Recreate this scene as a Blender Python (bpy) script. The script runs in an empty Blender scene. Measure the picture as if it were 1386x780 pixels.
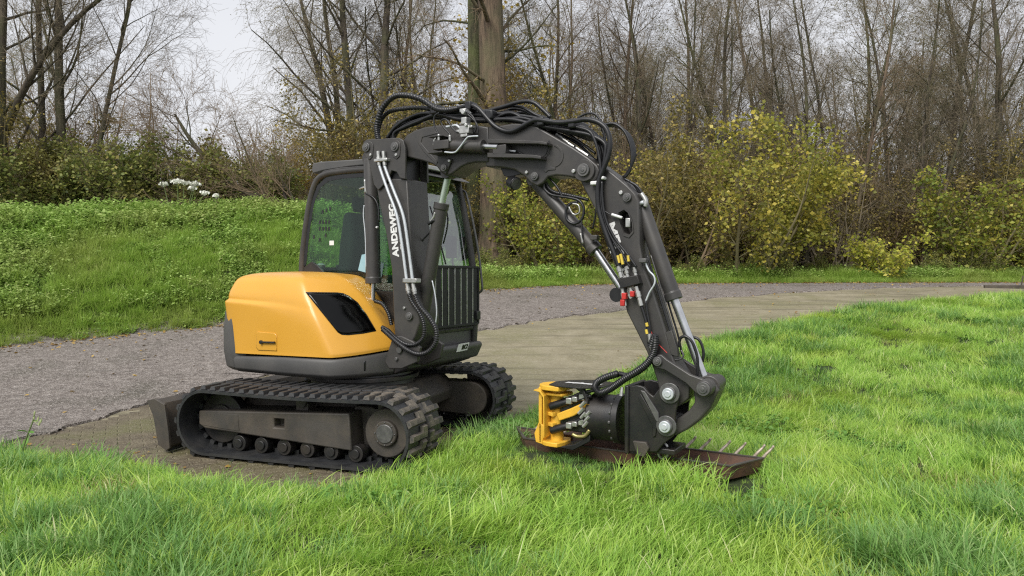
import bpy, bmesh, math, random
import numpy as np
from mathutils import Vector, Matrix, Euler
from mathutils.bvhtree import BVHTree
R = math.radians
rnd = random.Random(7)
scene = bpy.context.scene
col = scene.collection

# ------------------------------------------------------------------ camera, sky, sun, exposure
F, CX, HY, CAMH = 1000.0, 693.0, 372.0, 1.58
cam_d = bpy.data.cameras.new('camera')
cam_d.sensor_width = 36.0
cam_d.lens = F / 1386.0 * 36.0
cam_d.shift_y = -(390.0 - HY) / 1386.0
cam_d.clip_start = 0.05
cam_d.clip_end = 2000.0
cam = bpy.data.objects.new('camera', cam_d)
cam.location = (0, 0, CAMH)
cam.rotation_euler = (R(90), 0, 0)
col.objects.link(cam)
scene.camera = cam

SUN = Vector((-0.35, -0.62, 0.75)).normalized()
world = bpy.data.worlds.new('World')
scene.world = world
world.use_nodes = True
wn, wl = world.node_tree.nodes, world.node_tree.links
wn.clear()
w_out = wn.new('ShaderNodeOutputWorld')
w_bg = wn.new('ShaderNodeBackground')
w_sky = wn.new('ShaderNodeTexSky')
w_sky.sky_type = 'NISHITA'
w_sky.sun_disc = False
w_sky.sun_elevation = math.asin(SUN.z)
w_sky.sun_rotation = math.atan2(SUN.x, SUN.y)
w_sky.dust_density = 4.0
w_hs = wn.new('ShaderNodeHueSaturation')
w_hs.inputs['Saturation'].default_value = 0.25
w_hs.inputs['Value'].default_value = 1.0
w_tc = wn.new('ShaderNodeTexCoord')
w_no = wn.new('ShaderNodeTexNoise')
w_no.inputs['Scale'].default_value = 2.6
w_no.inputs['Detail'].default_value = 5.0
w_cr = wn.new('ShaderNodeValToRGB')
w_cr.color_ramp.elements[0].position = 0.3
w_cr.color_ramp.elements[0].color = (7.6, 7.9, 8.6, 1)
w_cr.color_ramp.elements[1].position = 0.75
w_cr.color_ramp.elements[1].color = (9.3, 9.4, 9.7, 1)
w_mix = wn.new('ShaderNodeMix')
w_mix.data_type = 'RGBA'
w_mix.inputs[0].default_value = 0.9
wl.new(w_tc.outputs['Generated'], w_no.inputs['Vector'])
wl.new(w_no.outputs['Fac'], w_cr.inputs['Fac'])
wl.new(w_sky.outputs['Color'], w_hs.inputs['Color'])
wl.new(w_hs.outputs['Color'], w_mix.inputs[6])
wl.new(w_cr.outputs['Color'], w_mix.inputs[7])
wl.new(w_mix.outputs[2], w_bg.inputs['Color'])
w_bg.inputs['Strength'].default_value = 0.068
wl.new(w_bg.outputs[0], w_out.inputs['Surface'])

sun_d = bpy.data.lights.new('sun', 'SUN')
sun_d.energy = 2.2
sun_d.angle = R(30)
sun_d.color = (1.0, 0.97, 0.92)
sun = bpy.data.objects.new('sun', sun_d)
sun.rotation_euler = (-SUN).to_track_quat('-Z', 'Y').to_euler()
sun.location = (-6, -8, 14)
col.objects.link(sun)

scene.view_settings.view_transform = 'Standard'
scene.view_settings.look = 'None'
scene.view_settings.exposure = 0.6
scene.view_settings.gamma = 1.0
scene.view_settings.use_curve_mapping = False
scene.render.engine = 'CYCLES'
scene.cycles.max_bounces = 6
scene.cycles.transparent_max_bounces = 12
scene.cycles.use_denoising = False
scene.cycles.diffuse_bounces = 3
scene.cycles.sample_clamp_indirect = 4.0
scene.cycles.glossy_bounces = 3
scene.cycles.filter_width = 1.2

# ------------------------------------------------------------------ materials
M = {}
def _nt(name):
    m = bpy.data.materials.new(name)
    m.use_nodes = True
    nt = m.node_tree
    nt.nodes.clear()
    return m, nt.nodes, nt.links
def lerp3(a, b, t): return tuple(a[i] + (b[i] - a[i]) * t for i in range(3))
def ramp(n, stops):
    r = n.new('ShaderNodeValToRGB')
    e = r.color_ramp.elements
    while len(e) < len(stops): e.new(0.5)
    for i, (p, c) in enumerate(stops):
        e[i].position = p
        e[i].color = (c[0], c[1], c[2], 1)
    return r
def pmat(name, c1, c2=None, rough=0.5, metal=0.0, scale=6.0, bump=0.0, bscale=60.0, dirt=None, dirt_amt=0.0, rvar=0.1, dscale=3.0, coat=0.0):
    """painted / metal / rubber surface: two-tone noise, optional dirt film, fine bump"""
    m, n, l = _nt(name)
    out = n.new('ShaderNodeOutputMaterial'); b = n.new('ShaderNodeBsdfPrincipled')
    l.new(b.outputs[0], out.inputs[0])
    tc = n.new('ShaderNodeTexCoord')
    no = n.new('ShaderNodeTexNoise'); no.inputs['Scale'].default_value = scale; no.inputs['Detail'].default_value = 6
    l.new(tc.outputs['Object'], no.inputs['Vector'])
    c2 = c2 or tuple(x * 0.8 for x in c1)
    r = ramp(n, [(0.3, c2), (0.7, c1)]); l.new(no.outputs['Fac'], r.inputs[0])
    colr = r.outputs[0]
    if dirt:
        n2 = n.new('ShaderNodeTexNoise'); n2.inputs['Scale'].default_value = dscale; n2.inputs['Detail'].default_value = 9; n2.inputs['Roughness'].default_value = 0.7
        l.new(tc.outputs['Object'], n2.inputs['Vector'])
        mr = n.new('ShaderNodeMapRange'); mr.inputs[1].default_value = 0.42; mr.inputs[2].default_value = 0.78; mr.inputs[4].default_value = dirt_amt
        l.new(n2.outputs['Fac'], mr.inputs[0])
        mx = n.new('ShaderNodeMix'); mx.data_type = 'RGBA'
        l.new(mr.outputs[0], mx.inputs[0]); l.new(colr, mx.inputs[6]); mx.inputs[7].default_value = (*dirt, 1)
        colr = mx.outputs[2]
    l.new(colr, b.inputs['Base Color'])
    mr2 = n.new('ShaderNodeMapRange'); mr2.inputs[3].default_value = max(0.02, rough - rvar); mr2.inputs[4].default_value = min(1, rough + rvar)
    l.new(no.outputs['Fac'], mr2.inputs[0]); l.new(mr2.outputs[0], b.inputs['Roughness'])
    b.inputs['Metallic'].default_value = metal
    if coat: b.inputs['Coat Weight'].default_value = coat; b.inputs['Coat Roughness'].default_value = 0.15
    if bump:
        n3 = n.new('ShaderNodeTexNoise'); n3.inputs['Scale'].default_value = bscale; n3.inputs['Detail'].default_value = 4
        l.new(tc.outputs['Object'], n3.inputs['Vector'])
        bp = n.new('ShaderNodeBump'); bp.inputs['Strength'].default_value = bump; bp.inputs['Distance'].default_value = 0.01
        l.new(n3.outputs['Fac'], bp.inputs['Height']); l.new(bp.outputs[0], b.inputs['Normal'])
    M[name] = m
    return m
def leafmat(name, stops, trans=0.35, rough=0.55, patch=None, patch_scale=0.5, inst=False, patch_amt=0.6):
    """foliage: one random colour per leaf, optional broad colour patches over the ground, translucent"""
    m, n, l = _nt(name)
    out = n.new('ShaderNodeOutputMaterial')
    g = n.new('ShaderNodeNewGeometry')
    fac = g.outputs['Random Per Island']
    if inst:
        oi = n.new('ShaderNodeObjectInfo')
        ad = n.new('ShaderNodeMath'); ad.operation = 'ADD'
        l.new(g.outputs['Random Per Island'], ad.inputs[0]); l.new(oi.outputs['Random'], ad.inputs[1])
        hv = n.new('ShaderNodeMath'); hv.operation = 'MULTIPLY'; hv.inputs[1].default_value = 0.5
        l.new(ad.outputs[0], hv.inputs[0]); fac = hv.outputs[0]
    r = ramp(n, stops); l.new(fac, r.inputs[0])
    c = r.outputs[0]
    if patch:
        no = n.new('ShaderNodeTexNoise'); no.inputs['Scale'].default_value = patch_scale; no.inputs['Detail'].default_value = 3
        l.new(g.outputs['Position'], no.inputs['Vector'])
        mr = n.new('ShaderNodeMapRange'); mr.inputs[1].default_value = 0.48; mr.inputs[2].default_value = 0.68; mr.inputs[4].default_value = patch_amt
        l.new(no.outputs['Fac'], mr.inputs[0])
        mx = n.new('ShaderNodeMix'); mx.data_type = 'RGBA'
        l.new(mr.outputs[0], mx.inputs[0]); l.new(c, mx.inputs[6]); mx.inputs[7].default_value = (*patch, 1)
        c = mx.outputs[2]
    b = n.new('ShaderNodeBsdfPrincipled'); b.inputs['Roughness'].default_value = rough
    b.inputs['Specular IOR Level'].default_value = 0.35
    l.new(c, b.inputs['Base Color'])
    t = n.new('ShaderNodeBsdfTranslucent'); l.new(c, t.inputs['Color'])
    mxs = n.new('ShaderNodeMixShader'); mxs.inputs[0].default_value = trans
    l.new(b.outputs[0], mxs.inputs[1]); l.new(t.outputs[0], mxs.inputs[2]); l.new(mxs.outputs[0], out.inputs[0])
    M[name] = m
    return m
def groundmat(name, stops, scale, detail=8, rough=0.9, bump=0.5, bscale=60, patch=None, pscale=0.4, speck=None, speck_scale=120, pr=(0.5, 0.65), rough2=None):
    """road, soil: world-scaled noise, broad patches, stone specks"""
    m, n, l = _nt(name)
    out = n.new('ShaderNodeOutputMaterial'); b = n.new('ShaderNodeBsdfPrincipled'); l.new(b.outputs[0], out.inputs[0])
    g = n.new('ShaderNodeNewGeometry')
    no = n.new('ShaderNodeTexNoise'); no.inputs['Scale'].default_value = scale; no.inputs['Detail'].default_value = detail; no.inputs['Roughness'].default_value = 0.65
    l.new(g.outputs['Position'], no.inputs['Vector'])
    r = ramp(n, stops); l.new(no.outputs['Fac'], r.inputs[0]); c = r.outputs[0]
    if patch:
        n2 = n.new('ShaderNodeTexNoise'); n2.inputs['Scale'].default_value = pscale; n2.inputs['Detail'].default_value = 5
        l.new(g.outputs['Position'], n2.inputs['Vector'])
        mr = n.new('ShaderNodeMapRange'); mr.inputs[1].default_value = pr[0]; mr.inputs[2].default_value = pr[1]; mr.inputs[4].default_value = 0.8
        l.new(n2.outputs['Fac'], mr.inputs[0])
        mx = n.new('ShaderNodeMix'); mx.data_type = 'RGBA'
        l.new(mr.outputs[0], mx.inputs[0]); l.new(c, mx.inputs[6]); mx.inputs[7].default_value = (*patch, 1); c = mx.outputs[2]
        if rough2 is not None:
            m3 = n.new('ShaderNodeMapRange'); m3.inputs[1].default_value = pr[0]; m3.inputs[2].default_value = pr[1]
            m3.inputs[3].default_value = rough; m3.inputs[4].default_value = rough2
            l.new(n2.outputs['Fac'], m3.inputs[0]); l.new(m3.outputs[0], b.inputs['Roughness'])
    vo = n.new('ShaderNodeTexVoronoi'); vo.inputs['Scale'].default_value = speck_scale
    l.new(g.outputs['Position'], vo.inputs['Vector'])
    if speck:
        sc = n.new('ShaderNodeSeparateColor'); l.new(vo.outputs['Color'], sc.inputs[0])
        mr = n.new('ShaderNodeMapRange'); mr.inputs[1].default_value = 0.6; mr.inputs[2].default_value = 0.95; mr.inputs[4].default_value = 0.7
        l.new(sc.outputs[0], mr.inputs[0])
        mx = n.new('ShaderNodeMix'); mx.data_type = 'RGBA'
        l.new(mr.outputs[0], mx.inputs[0]); l.new(c, mx.inputs[6]); mx.inputs[7].default_value = (*speck, 1); c = mx.outputs[2]
    l.new(c, b.inputs['Base Color'])
    if rough2 is None or not patch: b.inputs['Roughness'].default_value = rough
    if bump:
        n3 = n.new('ShaderNodeTexNoise'); n3.inputs['Scale'].default_value = bscale; n3.inputs['Detail'].default_value = 6
        l.new(g.outputs['Position'], n3.inputs['Vector'])
        ad = n.new('ShaderNodeMath'); ad.operation = 'ADD'
        l.new(n3.outputs['Fac'], ad.inputs[0]); l.new(vo.outputs['Distance'], ad.inputs[1])
        bp = n.new('ShaderNodeBump'); bp.inputs['Strength'].default_value = bump; bp.inputs['Distance'].default_value = 0.02
        l.new(ad.outputs[0], bp.inputs['Height']); l.new(bp.outputs[0], b.inputs['Normal'])
    M[name] = m
    return m
def barkmat(name, c1, c2, c3, moss=None, sc=9.0):
    """ridged bark: noise stretched along the trunk"""
    m, n, l = _nt(name)
    out = n.new('ShaderNodeOutputMaterial'); b = n.new('ShaderNodeBsdfPrincipled'); l.new(b.outputs[0], out.inputs[0]); b.inputs['Roughness'].default_value = .95
    tc = n.new('ShaderNodeTexCoord'); mp = n.new('ShaderNodeMapping'); mp.inputs['Scale'].default_value = (1, 1, .13); l.new(tc.outputs['Object'], mp.inputs[0])
    no = n.new('ShaderNodeTexNoise'); no.inputs['Scale'].default_value = sc; no.inputs['Detail'].default_value = 8; no.inputs['Roughness'].default_value = .7; l.new(mp.outputs[0], no.inputs['Vector'])
    r = ramp(n, [(.36, c3), (.5, c2), (.66, c1)]); l.new(no.outputs['Fac'], r.inputs[0]); c = r.outputs[0]
    if moss:
        n2 = n.new('ShaderNodeTexNoise'); n2.inputs['Scale'].default_value = 1.1; n2.inputs['Detail'].default_value = 6; l.new(tc.outputs['Object'], n2.inputs['Vector'])
        mr = n.new('ShaderNodeMapRange'); mr.inputs[1].default_value = .42; mr.inputs[2].default_value = .62; mr.inputs[4].default_value = .75; l.new(n2.outputs['Fac'], mr.inputs[0])
        mx = n.new('ShaderNodeMix'); mx.data_type = 'RGBA'; l.new(mr.outputs[0], mx.inputs[0]); l.new(c, mx.inputs[6]); mx.inputs[7].default_value = (*moss, 1); c = mx.outputs[2]
    l.new(c, b.inputs['Base Color'])
    bp = n.new('ShaderNodeBump'); bp.inputs['Strength'].default_value = 1.0; bp.inputs['Distance'].default_value = .08; l.new(no.outputs['Fac'], bp.inputs['Height']); l.new(bp.outputs[0], b.inputs['Normal'])
    M[name] = m
def glassmat(name, tint, gloss=0.12, rough=0.03):
    m, n, l = _nt(name)
    out = n.new('ShaderNodeOutputMaterial')
    t = n.new('ShaderNodeBsdfTransparent'); t.inputs[0].default_value = (*tint, 1)
    gl = n.new('ShaderNodeBsdfGlossy'); gl.inputs['Roughness'].default_value = rough
    fr = n.new('ShaderNodeLayerWeight'); fr.inputs[0].default_value = 0.5
    pw = n.new('ShaderNodeMath'); pw.operation = 'POWER'; pw.inputs[1].default_value = 4.0; l.new(fr.outputs['Facing'], pw.inputs[0])
    ad = n.new('ShaderNodeMath'); ad.operation = 'ADD'; ad.inputs[1].default_value = gloss; ad.use_clamp = True; l.new(pw.outputs[0], ad.inputs[0])
    mx = n.new('ShaderNodeMixShader'); l.new(ad.outputs[0], mx.inputs[0]); l.new(t.outputs[0], mx.inputs[1]); l.new(gl.outputs[0], mx.inputs[2])
    l.new(mx.outputs[0], out.inputs[0])
    M[name] = m
    return m

DUST = (0.16, 0.14, 0.11)
pmat('dark_paint', (0.052, 0.049, 0.047), (0.038, 0.036, 0.035), rough=0.42, scale=3, dirt=DUST, dirt_amt=0.22, bump=0.06, bscale=140, dscale=5)
pmat('grey_panel', (0.085, 0.083, 0.082), (0.065, 0.064, 0.063), rough=0.5, scale=3, dirt=DUST, dirt_amt=0.2, bump=0.05, bscale=160)
pmat('black_paint', (0.016, 0.016, 0.017), (0.010, 0.010, 0.011), rough=0.4, scale=5, dirt=(0.10, 0.075, 0.05), dirt_amt=0.35, bump=0.08, bscale=90)
pmat('frame_paint', (0.060, 0.054, 0.047), (0.038, 0.034, 0.030), rough=0.6, scale=5, dirt=(0.13, 0.10, 0.07), dirt_amt=0.6, bump=0.15, bscale=70, dscale=4)
pmat('yellow', (0.70, 0.355, 0.042), (0.66, 0.33, 0.036), rough=0.36, scale=2, dirt=(0.52, 0.30, 0.07), dirt_amt=0.14, bump=0.015, bscale=50, coat=0.25)
pmat('worn_yellow', (0.88, 0.52, 0.045), (0.78, 0.43, 0.04), rough=0.5, scale=9, dirt=(0.16, 0.09, 0.04), dirt_amt=0.55, bump=0.1, bscale=60, dscale=9)
pmat('rubber', (0.026, 0.027, 0.030), (0.014, 0.015, 0.017), rough=0.5, scale=12, dirt=(0.10, 0.09, 0.07), dirt_amt=0.25, bump=0.2, bscale=80, dscale=7)
pmat('muddy_rubber', (0.05, 0.047, 0.044), (0.026, 0.025, 0.024), rough=0.6, scale=12, dirt=(0.30, 0.25, 0.19), dirt_amt=0.85, bump=0.3, bscale=60, dscale=9)
pmat('hose', (0.016, 0.016, 0.018), (0.010, 0.010, 0.011), rough=0.38, scale=20, bump=0.05, bscale=200)
pmat('steel', (0.62, 0.63, 0.64), (0.48, 0.48, 0.49), rough=0.25, metal=0.95, scale=15)
pmat('zinc', (0.60, 0.60, 0.58), (0.40, 0.40, 0.38), rough=0.38, metal=0.75, scale=25, dirt=DUST, dirt_amt=0.3)
pmat('tube_zinc', (0.62, 0.65, 0.68), (0.52, 0.55, 0.58), rough=0.4, metal=0.35, scale=25)
pmat('rod_green', (0.52, 0.60, 0.50), (0.42, 0.5, 0.42), rough=0.3, metal=0.7, scale=9)
pmat('pin', (0.16, 0.155, 0.15), (0.10, 0.10, 0.10), rough=0.45, metal=0.5, scale=25)
pmat('red_plastic', (0.55, 0.035, 0.03), rough=0.4, scale=9)
pmat('yellow_tag', (0.78, 0.58, 0.08), rough=0.5, scale=9)
pmat('white_print', (0.80, 0.80, 0.79), (0.7, 0.7, 0.69), rough=0.6, scale=30, dirt=(0.3, 0.29, 0.27), dirt_amt=0.35, dscale=14)
pmat('blue_paper', (0.35, 0.58, 0.66), rough=0.6)
pmat('blue_paint', (0.02, 0.08, 0.35), rough=0.5)
pmat('seat_cloth', (0.022, 0.024, 0.028), rough=0.85, bump=0.2, bscale=200)
pmat('rust', (0.17, 0.085, 0.050), (0.085, 0.048, 0.034), rough=0.75, scale=9, dirt=(0.06, 0.05, 0.045), dirt_amt=0.9, bump=0.4, bscale=60, dscale=6)
pmat('tine', (0.50, 0.44, 0.36), (0.30, 0.24, 0.18), rough=0.5, metal=0.4, scale=20)
pmat('matt_black', (0.008, 0.008, 0.009), rough=0.6)
pmat('brass', (0.45, 0.38, 0.16), rough=0.4, metal=0.7)
pmat('lamp_white', (0.72, 0.74, 0.76), rough=0.2)
glassmat('cab_glass', (0.70, 0.84, 0.75), 0.04)
glassmat('clear_glass', (0.74, 0.85, 0.80), 0.22)
glassmat('black_glass', (0.02, 0.02, 0.022), 0.03, 0.12)

# ------------------------------------------------------------------ object helpers
def tag(o, label=None, cat=None, group=None, kind=None):
    if label: o['label'] = label
    if cat: o['category'] = cat
    if group: o['group'] = group
    if kind: o['kind'] = kind
    return o
def link(o, parent=None):
    col.objects.link(o)
    if parent is not None: o.parent = parent
    return o
def empty(name, loc=(0, 0, 0), rz=0.0):
    o = bpy.data.objects.new(name, None); o.location = loc; o.rotation_euler = (0, 0, rz); o.empty_display_size = 0.2
    return link(o)
def smooth_mesh(me, ang=35):
    me.polygons.foreach_set('use_smooth', np.ones(len(me.polygons), bool))
    if ang < 180: me.set_sharp_from_angle(angle=R(ang))
class MB:
    """collects geometry; build() links it as ONE mesh object"""
    def __init__(s): s.v = []; s.f = []
    def add(s, vs, fs):
        o = len(s.v); s.v += [tuple(p) for p in vs]; s.f += [tuple(i + o for i in f) for f in fs]; return s
    def box(s, x0, x1, y0, y1, z0, z1, mat=None):
        vs = [(x, y, z) for x in (x0, x1) for y in (y0, y1) for z in (z0, z1)]
        if mat is not None: vs = [mat @ Vector(p) for p in vs]
        return s.add(vs, [(0, 1, 3, 2), (4, 6, 7, 5), (0, 4, 5, 1), (2, 3, 7, 6), (0, 2, 6, 4), (1, 5, 7, 3)])
    def prism(s, pts, v0, v1):
        """outline in (u,z), extruded along v"""
        a = sum(pts[i][0] * pts[(i + 1) % len(pts)][1] - pts[(i + 1) % len(pts)][0] * pts[i][1] for i in range(len(pts)))
        if a < 0: pts = pts[::-1]
        n = len(pts)
        vs = [(u, v0, z) for u, z in pts] + [(u, v1, z) for u, z in pts]
        fs = [tuple(range(n)), tuple(range(2 * n - 1, n - 1, -1))]
        fs += [(i, i + n, (i + 1) % n + n, (i + 1) % n) for i in range(n)]
        fs = [f if len(f) > 4 or f[0] == 0 else f for f in fs]
        return s.add(vs, fs)
    def tube(s, path, rad, sides=8, cap=True):
        path = [Vector(p) for p in path]; n = len(path)
        rads = rad if isinstance(rad, (list, tuple)) else [rad] * n
        vs = []; fs = []
        t = (path[1] - path[0]).normalized()
        a = t.orthogonal().normalized()
        for i in range(n):
            tt = (path[min(i + 1, n - 1)] - path[max(i - 1, 0)])
            if tt.length > 1e-9: t = tt.normalized()
            a = (a - t * a.dot(t))
            a = a.normalized() if a.length > 1e-6 else t.orthogonal().normalized()
            b = t.cross(a)
            for k in range(sides):
                an = 2 * math.pi * k / sides
                vs.append(path[i] + (a * math.cos(an) + b * math.sin(an)) * rads[i])
        for i in range(n - 1):
            for k in range(sides):
                k2 = (k + 1) % sides
                fs.append((i * sides + k, i * sides + k2, (i + 1) * sides + k2, (i + 1) * sides + k))
        if cap:
            fs.append(tuple(range(sides - 1, -1, -1))); fs.append(tuple(range((n - 1) * sides, n * sides)))
        return s.add(vs, fs)
    def cyl(s, p0, p1, r0, r1=None, sides=20): return s.tube([p0, p1], [r0, r0 if r1 is None else r1], sides)
    def vcyl(s, u, z, v0, v1, r, sides=20): return s.cyl((u, v0, z), (u, v1, z), r, sides=sides)
    def rings(s, rings, cap0=True, cap1=True, closed=True):
        n = len(rings[0]); vs = [p for r_ in rings for p in r_]; fs = []
        for i in range(len(rings) - 1):
            for k in range(n if closed else n - 1):
                k2 = (k + 1) % n
                fs.append((i * n + k, i * n + k2, (i + 1) * n + k2, (i + 1) * n + k))
        if cap0: fs.append(tuple(range(n - 1, -1, -1)))
        if cap1: fs.append(tuple(range((len(rings) - 1) * n, len(rings) * n)))
        return s.add(vs, fs)
    def mesh(s, name, mat=None, ang=35):
        me = bpy.data.meshes.new(name); me.from_pydata(s.v, [], s.f)
        if mat: me.materials.append(M[mat] if isinstance(mat, str) else mat)
        bm = bmesh.new(); bm.from_mesh(me); bmesh.ops.recalc_face_normals(bm, faces=bm.faces); bm.to_mesh(me); bm.free()
        if ang: smooth_mesh(me, ang)
        me.update(); return me
    def build(s, name, mat, parent=None, frame=None, bevel=0.0, ang=35, sub=0, seg=2):
        o = bpy.data.objects.new(name, s.mesh(name, mat, ang)); link(o, parent)
        if frame is not None: frame.put(o, parent)
        if bevel:
            b = o.modifiers.new('bevel', 'BEVEL'); b.width = bevel; b.segments = seg; b.limit_method = 'ANGLE'; b.angle_limit = R(40); b.harden_normals = False
        if sub:
            d = o.modifiers.new('sub', 'SUBSURF'); d.levels = sub; d.render_levels = sub
        return o
def spline(pts, n=6, closed=False):
    """Catmull-Rom through points (any dimension)"""
    pts = [Vector(p) for p in pts]; out = []; N = len(pts)
    rng = range(N if closed else N - 1)
    for i in rng:
        p0 = pts[(i - 1) % N] if closed else pts[max(i - 1, 0)]
        p1, p2 = pts[i], pts[(i + 1) % N]
        p3 = pts[(i + 2) % N] if closed else pts[min(i + 2, N - 1)]
        for k in range(n):
            t = k / n; t2 = t * t; t3 = t2 * t
            out.append(0.5 * ((2 * p1) + (p2 - p0) * t + (2 * p0 - 5 * p1 + 4 * p2 - p3) * t2 + (3 * p1 - p0 - 3 * p2 + p3) * t3))
    if not closed: out.append(pts[-1])
    return out
class Frame:
    """a vertical working plane: u along the machine, v across (away from the camera), z up"""
    def __init__(s, ox, oy, deg):
        s.o = (ox, oy); s.th = R(deg); s.c = math.cos(s.th); s.s = math.sin(s.th)
    def put(s, o, parent=None):
        if parent is None or parent.type == 'EMPTY':
            pl = parent.location if parent is not None else Vector((0, 0, 0))
            o.location = (s.o[0] - pl[0], s.o[1] - pl[1], -pl[2]); o.rotation_euler = (0, 0, -s.th)
    def tr(s, px, py, v=0.0):
        a, b = (px - CX) / F, (HY - py) / F
        t = (v + s.s * s.o[0] + s.c * s.o[1]) / (s.s * a + s.c)
        return (s.c * (t * a - s.o[0]) - s.s * (t - s.o[1]), CAMH + t * b)
    def trs(s, pts, v=0.0): return [s.tr(x, y, v) for x, y in pts]
    def p3(s, px, py, v=0.0):
        u, z = s.tr(px, py, v); return (u, v, z)
    def w(s, u, v, z=0.0): return Vector((s.o[0] + s.c * u + s.s * v, s.o[1] - s.s * u + s.c * v, z))
def cut(o, cutter_mb):
    """boolean difference, applied"""
    me = cutter_mb.mesh('cutter'); c = bpy.data.objects.new('cutter', me); col.objects.link(c); c.matrix_world = o.matrix_basis if o.parent is None else (Matrix.Translation(o.parent.location) @ o.matrix_basis)
    b = o.modifiers.new('cut', 'BOOLEAN'); b.object = c; b.operation = 'DIFFERENCE'; b.solver = 'EXACT'
    bpy.context.view_layer.update()
    dg = bpy.context.evaluated_depsgraph_get()
    mods = [m for m in o.modifiers if m.type == 'BEVEL']
    for m_ in mods: m_.show_viewport = False
    bpy.context.view_layer.update(); dg = bpy.context.evaluated_depsgraph_get()
    nm = bpy.data.meshes.new_from_object(o.evaluated_get(dg)); o.modifiers.remove(b)
    for m_ in mods: m_.show_viewport = True
    o.data = nm; bpy.data.objects.remove(c)
    smooth_mesh(nm)

# ------------------------------------------------------------------ lie of the land
BASE = [(-60, -20), (-16, 7.5), (-8.4, 12.2), (-5.6, 14.2), (-1.0, 19.5), (2.4, 22.0), (7.0, 23.0), (16.6, 24.0), (60, 28)]
EDGE = [(-30, 7.5), (-8, 6.9), (-4.7, 6.45), (-3.14, 6.05), (-2.27, 5.50), (-1.5, 5.22), (-1.14, 5.42), (-0.86, 5.95), (-0.5, 6.9), (0.22, 8.1), (1.44, 10.2), (2.3, 11.5), (3.5, 12.8), (6.35, 15.4), (9.9, 17.5), (13.2, 18.8), (30, 22)]
def itp(tab, x): return float(np.interp(x, [p[0] for p in tab], [p[1] for p in tab]))
_ys = np.linspace(-100, 400, 5001)
_sl = np.interp(_ys, [7.8, 9.5, 18, 24], [0, 0.105, 0.105, 0.0])
_z0 = np.concatenate([[0], np.cumsum((_sl[1:] + _sl[:-1]) / 2 * np.diff(_ys))])
def sst(t): t = min(1, max(0, t)); return t * t * (3 - 2 * t)
def hsh(x, y, s=1.0):
    return math.sin(x * 1.7 * s + 1.3) * math.cos(y * 1.3 * s - .7) + 0.5 * math.sin(x * 3.9 * s + y * 2.7 * s) + 0.3 * math.cos(x * 7.1 * s - y * 6.3 * s)
def bankh(x): return float(np.interp(x, [-30, -9, -5.2, -3.2, -1, 3, 40], [1.95, 1.98, 2.15, 1.2, 0.45, 0.3, 0.25]))
def gz(x, y):
    z = float(np.interp(y, _ys, _z0))
    d = (y - itp(BASE, x)) * 0.8
    if d > 0:
        t = min(1, d / 5.0)
        z += bankh(x) * (t * (1.75 - .75 * t) if t < 1 else 1.0) + 0.06 * hsh(x, y) * min(1, d)
    return z
def lawnz(x, y):
    d = (itp(EDGE, x) - y) * 0.8
    return gz(x, y) + 0.085 * sst(d / 0.7) + 0.03 * hsh(x, y, 0.9) * sst(d / 1.5) + 0.008
def ground_px(px, py, f=gz):
    a, b = (px - CX) / F, (HY - py) / F
    t = 2.0
    while t < 80:
        if CAMH + b * t <= f(a * t, t): return (a * t, t)
        t += 0.02
    return (a * 80, 80)
# ------------------------------------------------------------------ ground, road, paving, lawn
groundmat('soil', [(0.3, (0.030, 0.026, 0.016)), (0.7, (0.06, 0.05, 0.03))], 3, bump=0.6, bscale=20, patch=(0.035, 0.045, 0.015), pscale=0.8)
groundmat('bank_soil', [(0.3, (0.030, 0.045, 0.012)), (0.7, (0.05, 0.075, 0.02))], 3, bump=0.6, bscale=20)
groundmat('asphalt', [(0.30, (0.105, 0.086, 0.074)), (0.5, (0.185, 0.157, 0.138)), (0.7, (0.29, 0.255, 0.228))], 9, detail=12, rough=0.85, bump=1.0, bscale=45,
          patch=(0.085, 0.074, 0.054), pscale=0.9, pr=(0.5, 0.74), speck=(0.46, 0.415, 0.38), speck_scale=55, rough2=0.65)
groundmat('paving_dirt', [(0.3, (0.17, 0.148, 0.090)), (0.55, (0.25, 0.218, 0.142)), (0.75, (0.33, 0.295, 0.21))], 2.2, detail=12, rough=0.8, bump=0.35, bscale=30,
          patch=(0.205, 0.19, 0.10), pscale=0.9, speck=(0.29, 0.26, 0.185), speck_scale=38, rough2=0.6)
groundmat('paver', [(0.28, (0.066, 0.050, 0.033)), (0.5, (0.115, 0.091, 0.058)), (0.72, (0.19, 0.158, 0.105))], 5.0, detail=10, rough=0.62, bump=0.4, bscale=60,
          patch=(0.130, 0.122, 0.052), pscale=1.1, speck=(0.20, 0.17, 0.115), speck_scale=60, rough2=0.42)
# worn streaks along the paving, following the way vehicles run
_m = M['paving_dirt']; _n, _l = _m.node_tree.nodes, _m.node_tree.links
_b = [q for q in _n if q.type == 'BSDF_PRINCIPLED'][0]; _src = _b.inputs['Base Color'].links[0].from_socket
_g = _n.new('ShaderNodeNewGeometry'); _mp = _n.new('ShaderNodeMapping'); _mp.inputs['Rotation'].default_value = (0, 0, R(-42)); _mp.inputs['Scale'].default_value = (0.35, 3.2, 1)
_no = _n.new('ShaderNodeTexNoise'); _no.inputs['Scale'].default_value = 1.4; _no.inputs['Detail'].default_value = 9; _no.inputs['Roughness'].default_value = .65
_mr = _n.new('ShaderNodeMapRange'); _mr.inputs[1].default_value = .48; _mr.inputs[2].default_value = .68; _mr.inputs[4].default_value = .75
_mx = _n.new('ShaderNodeMix'); _mx.data_type = 'RGBA'; _mx.inputs[7].default_value = (.105, .092, .058, 1)
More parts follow.
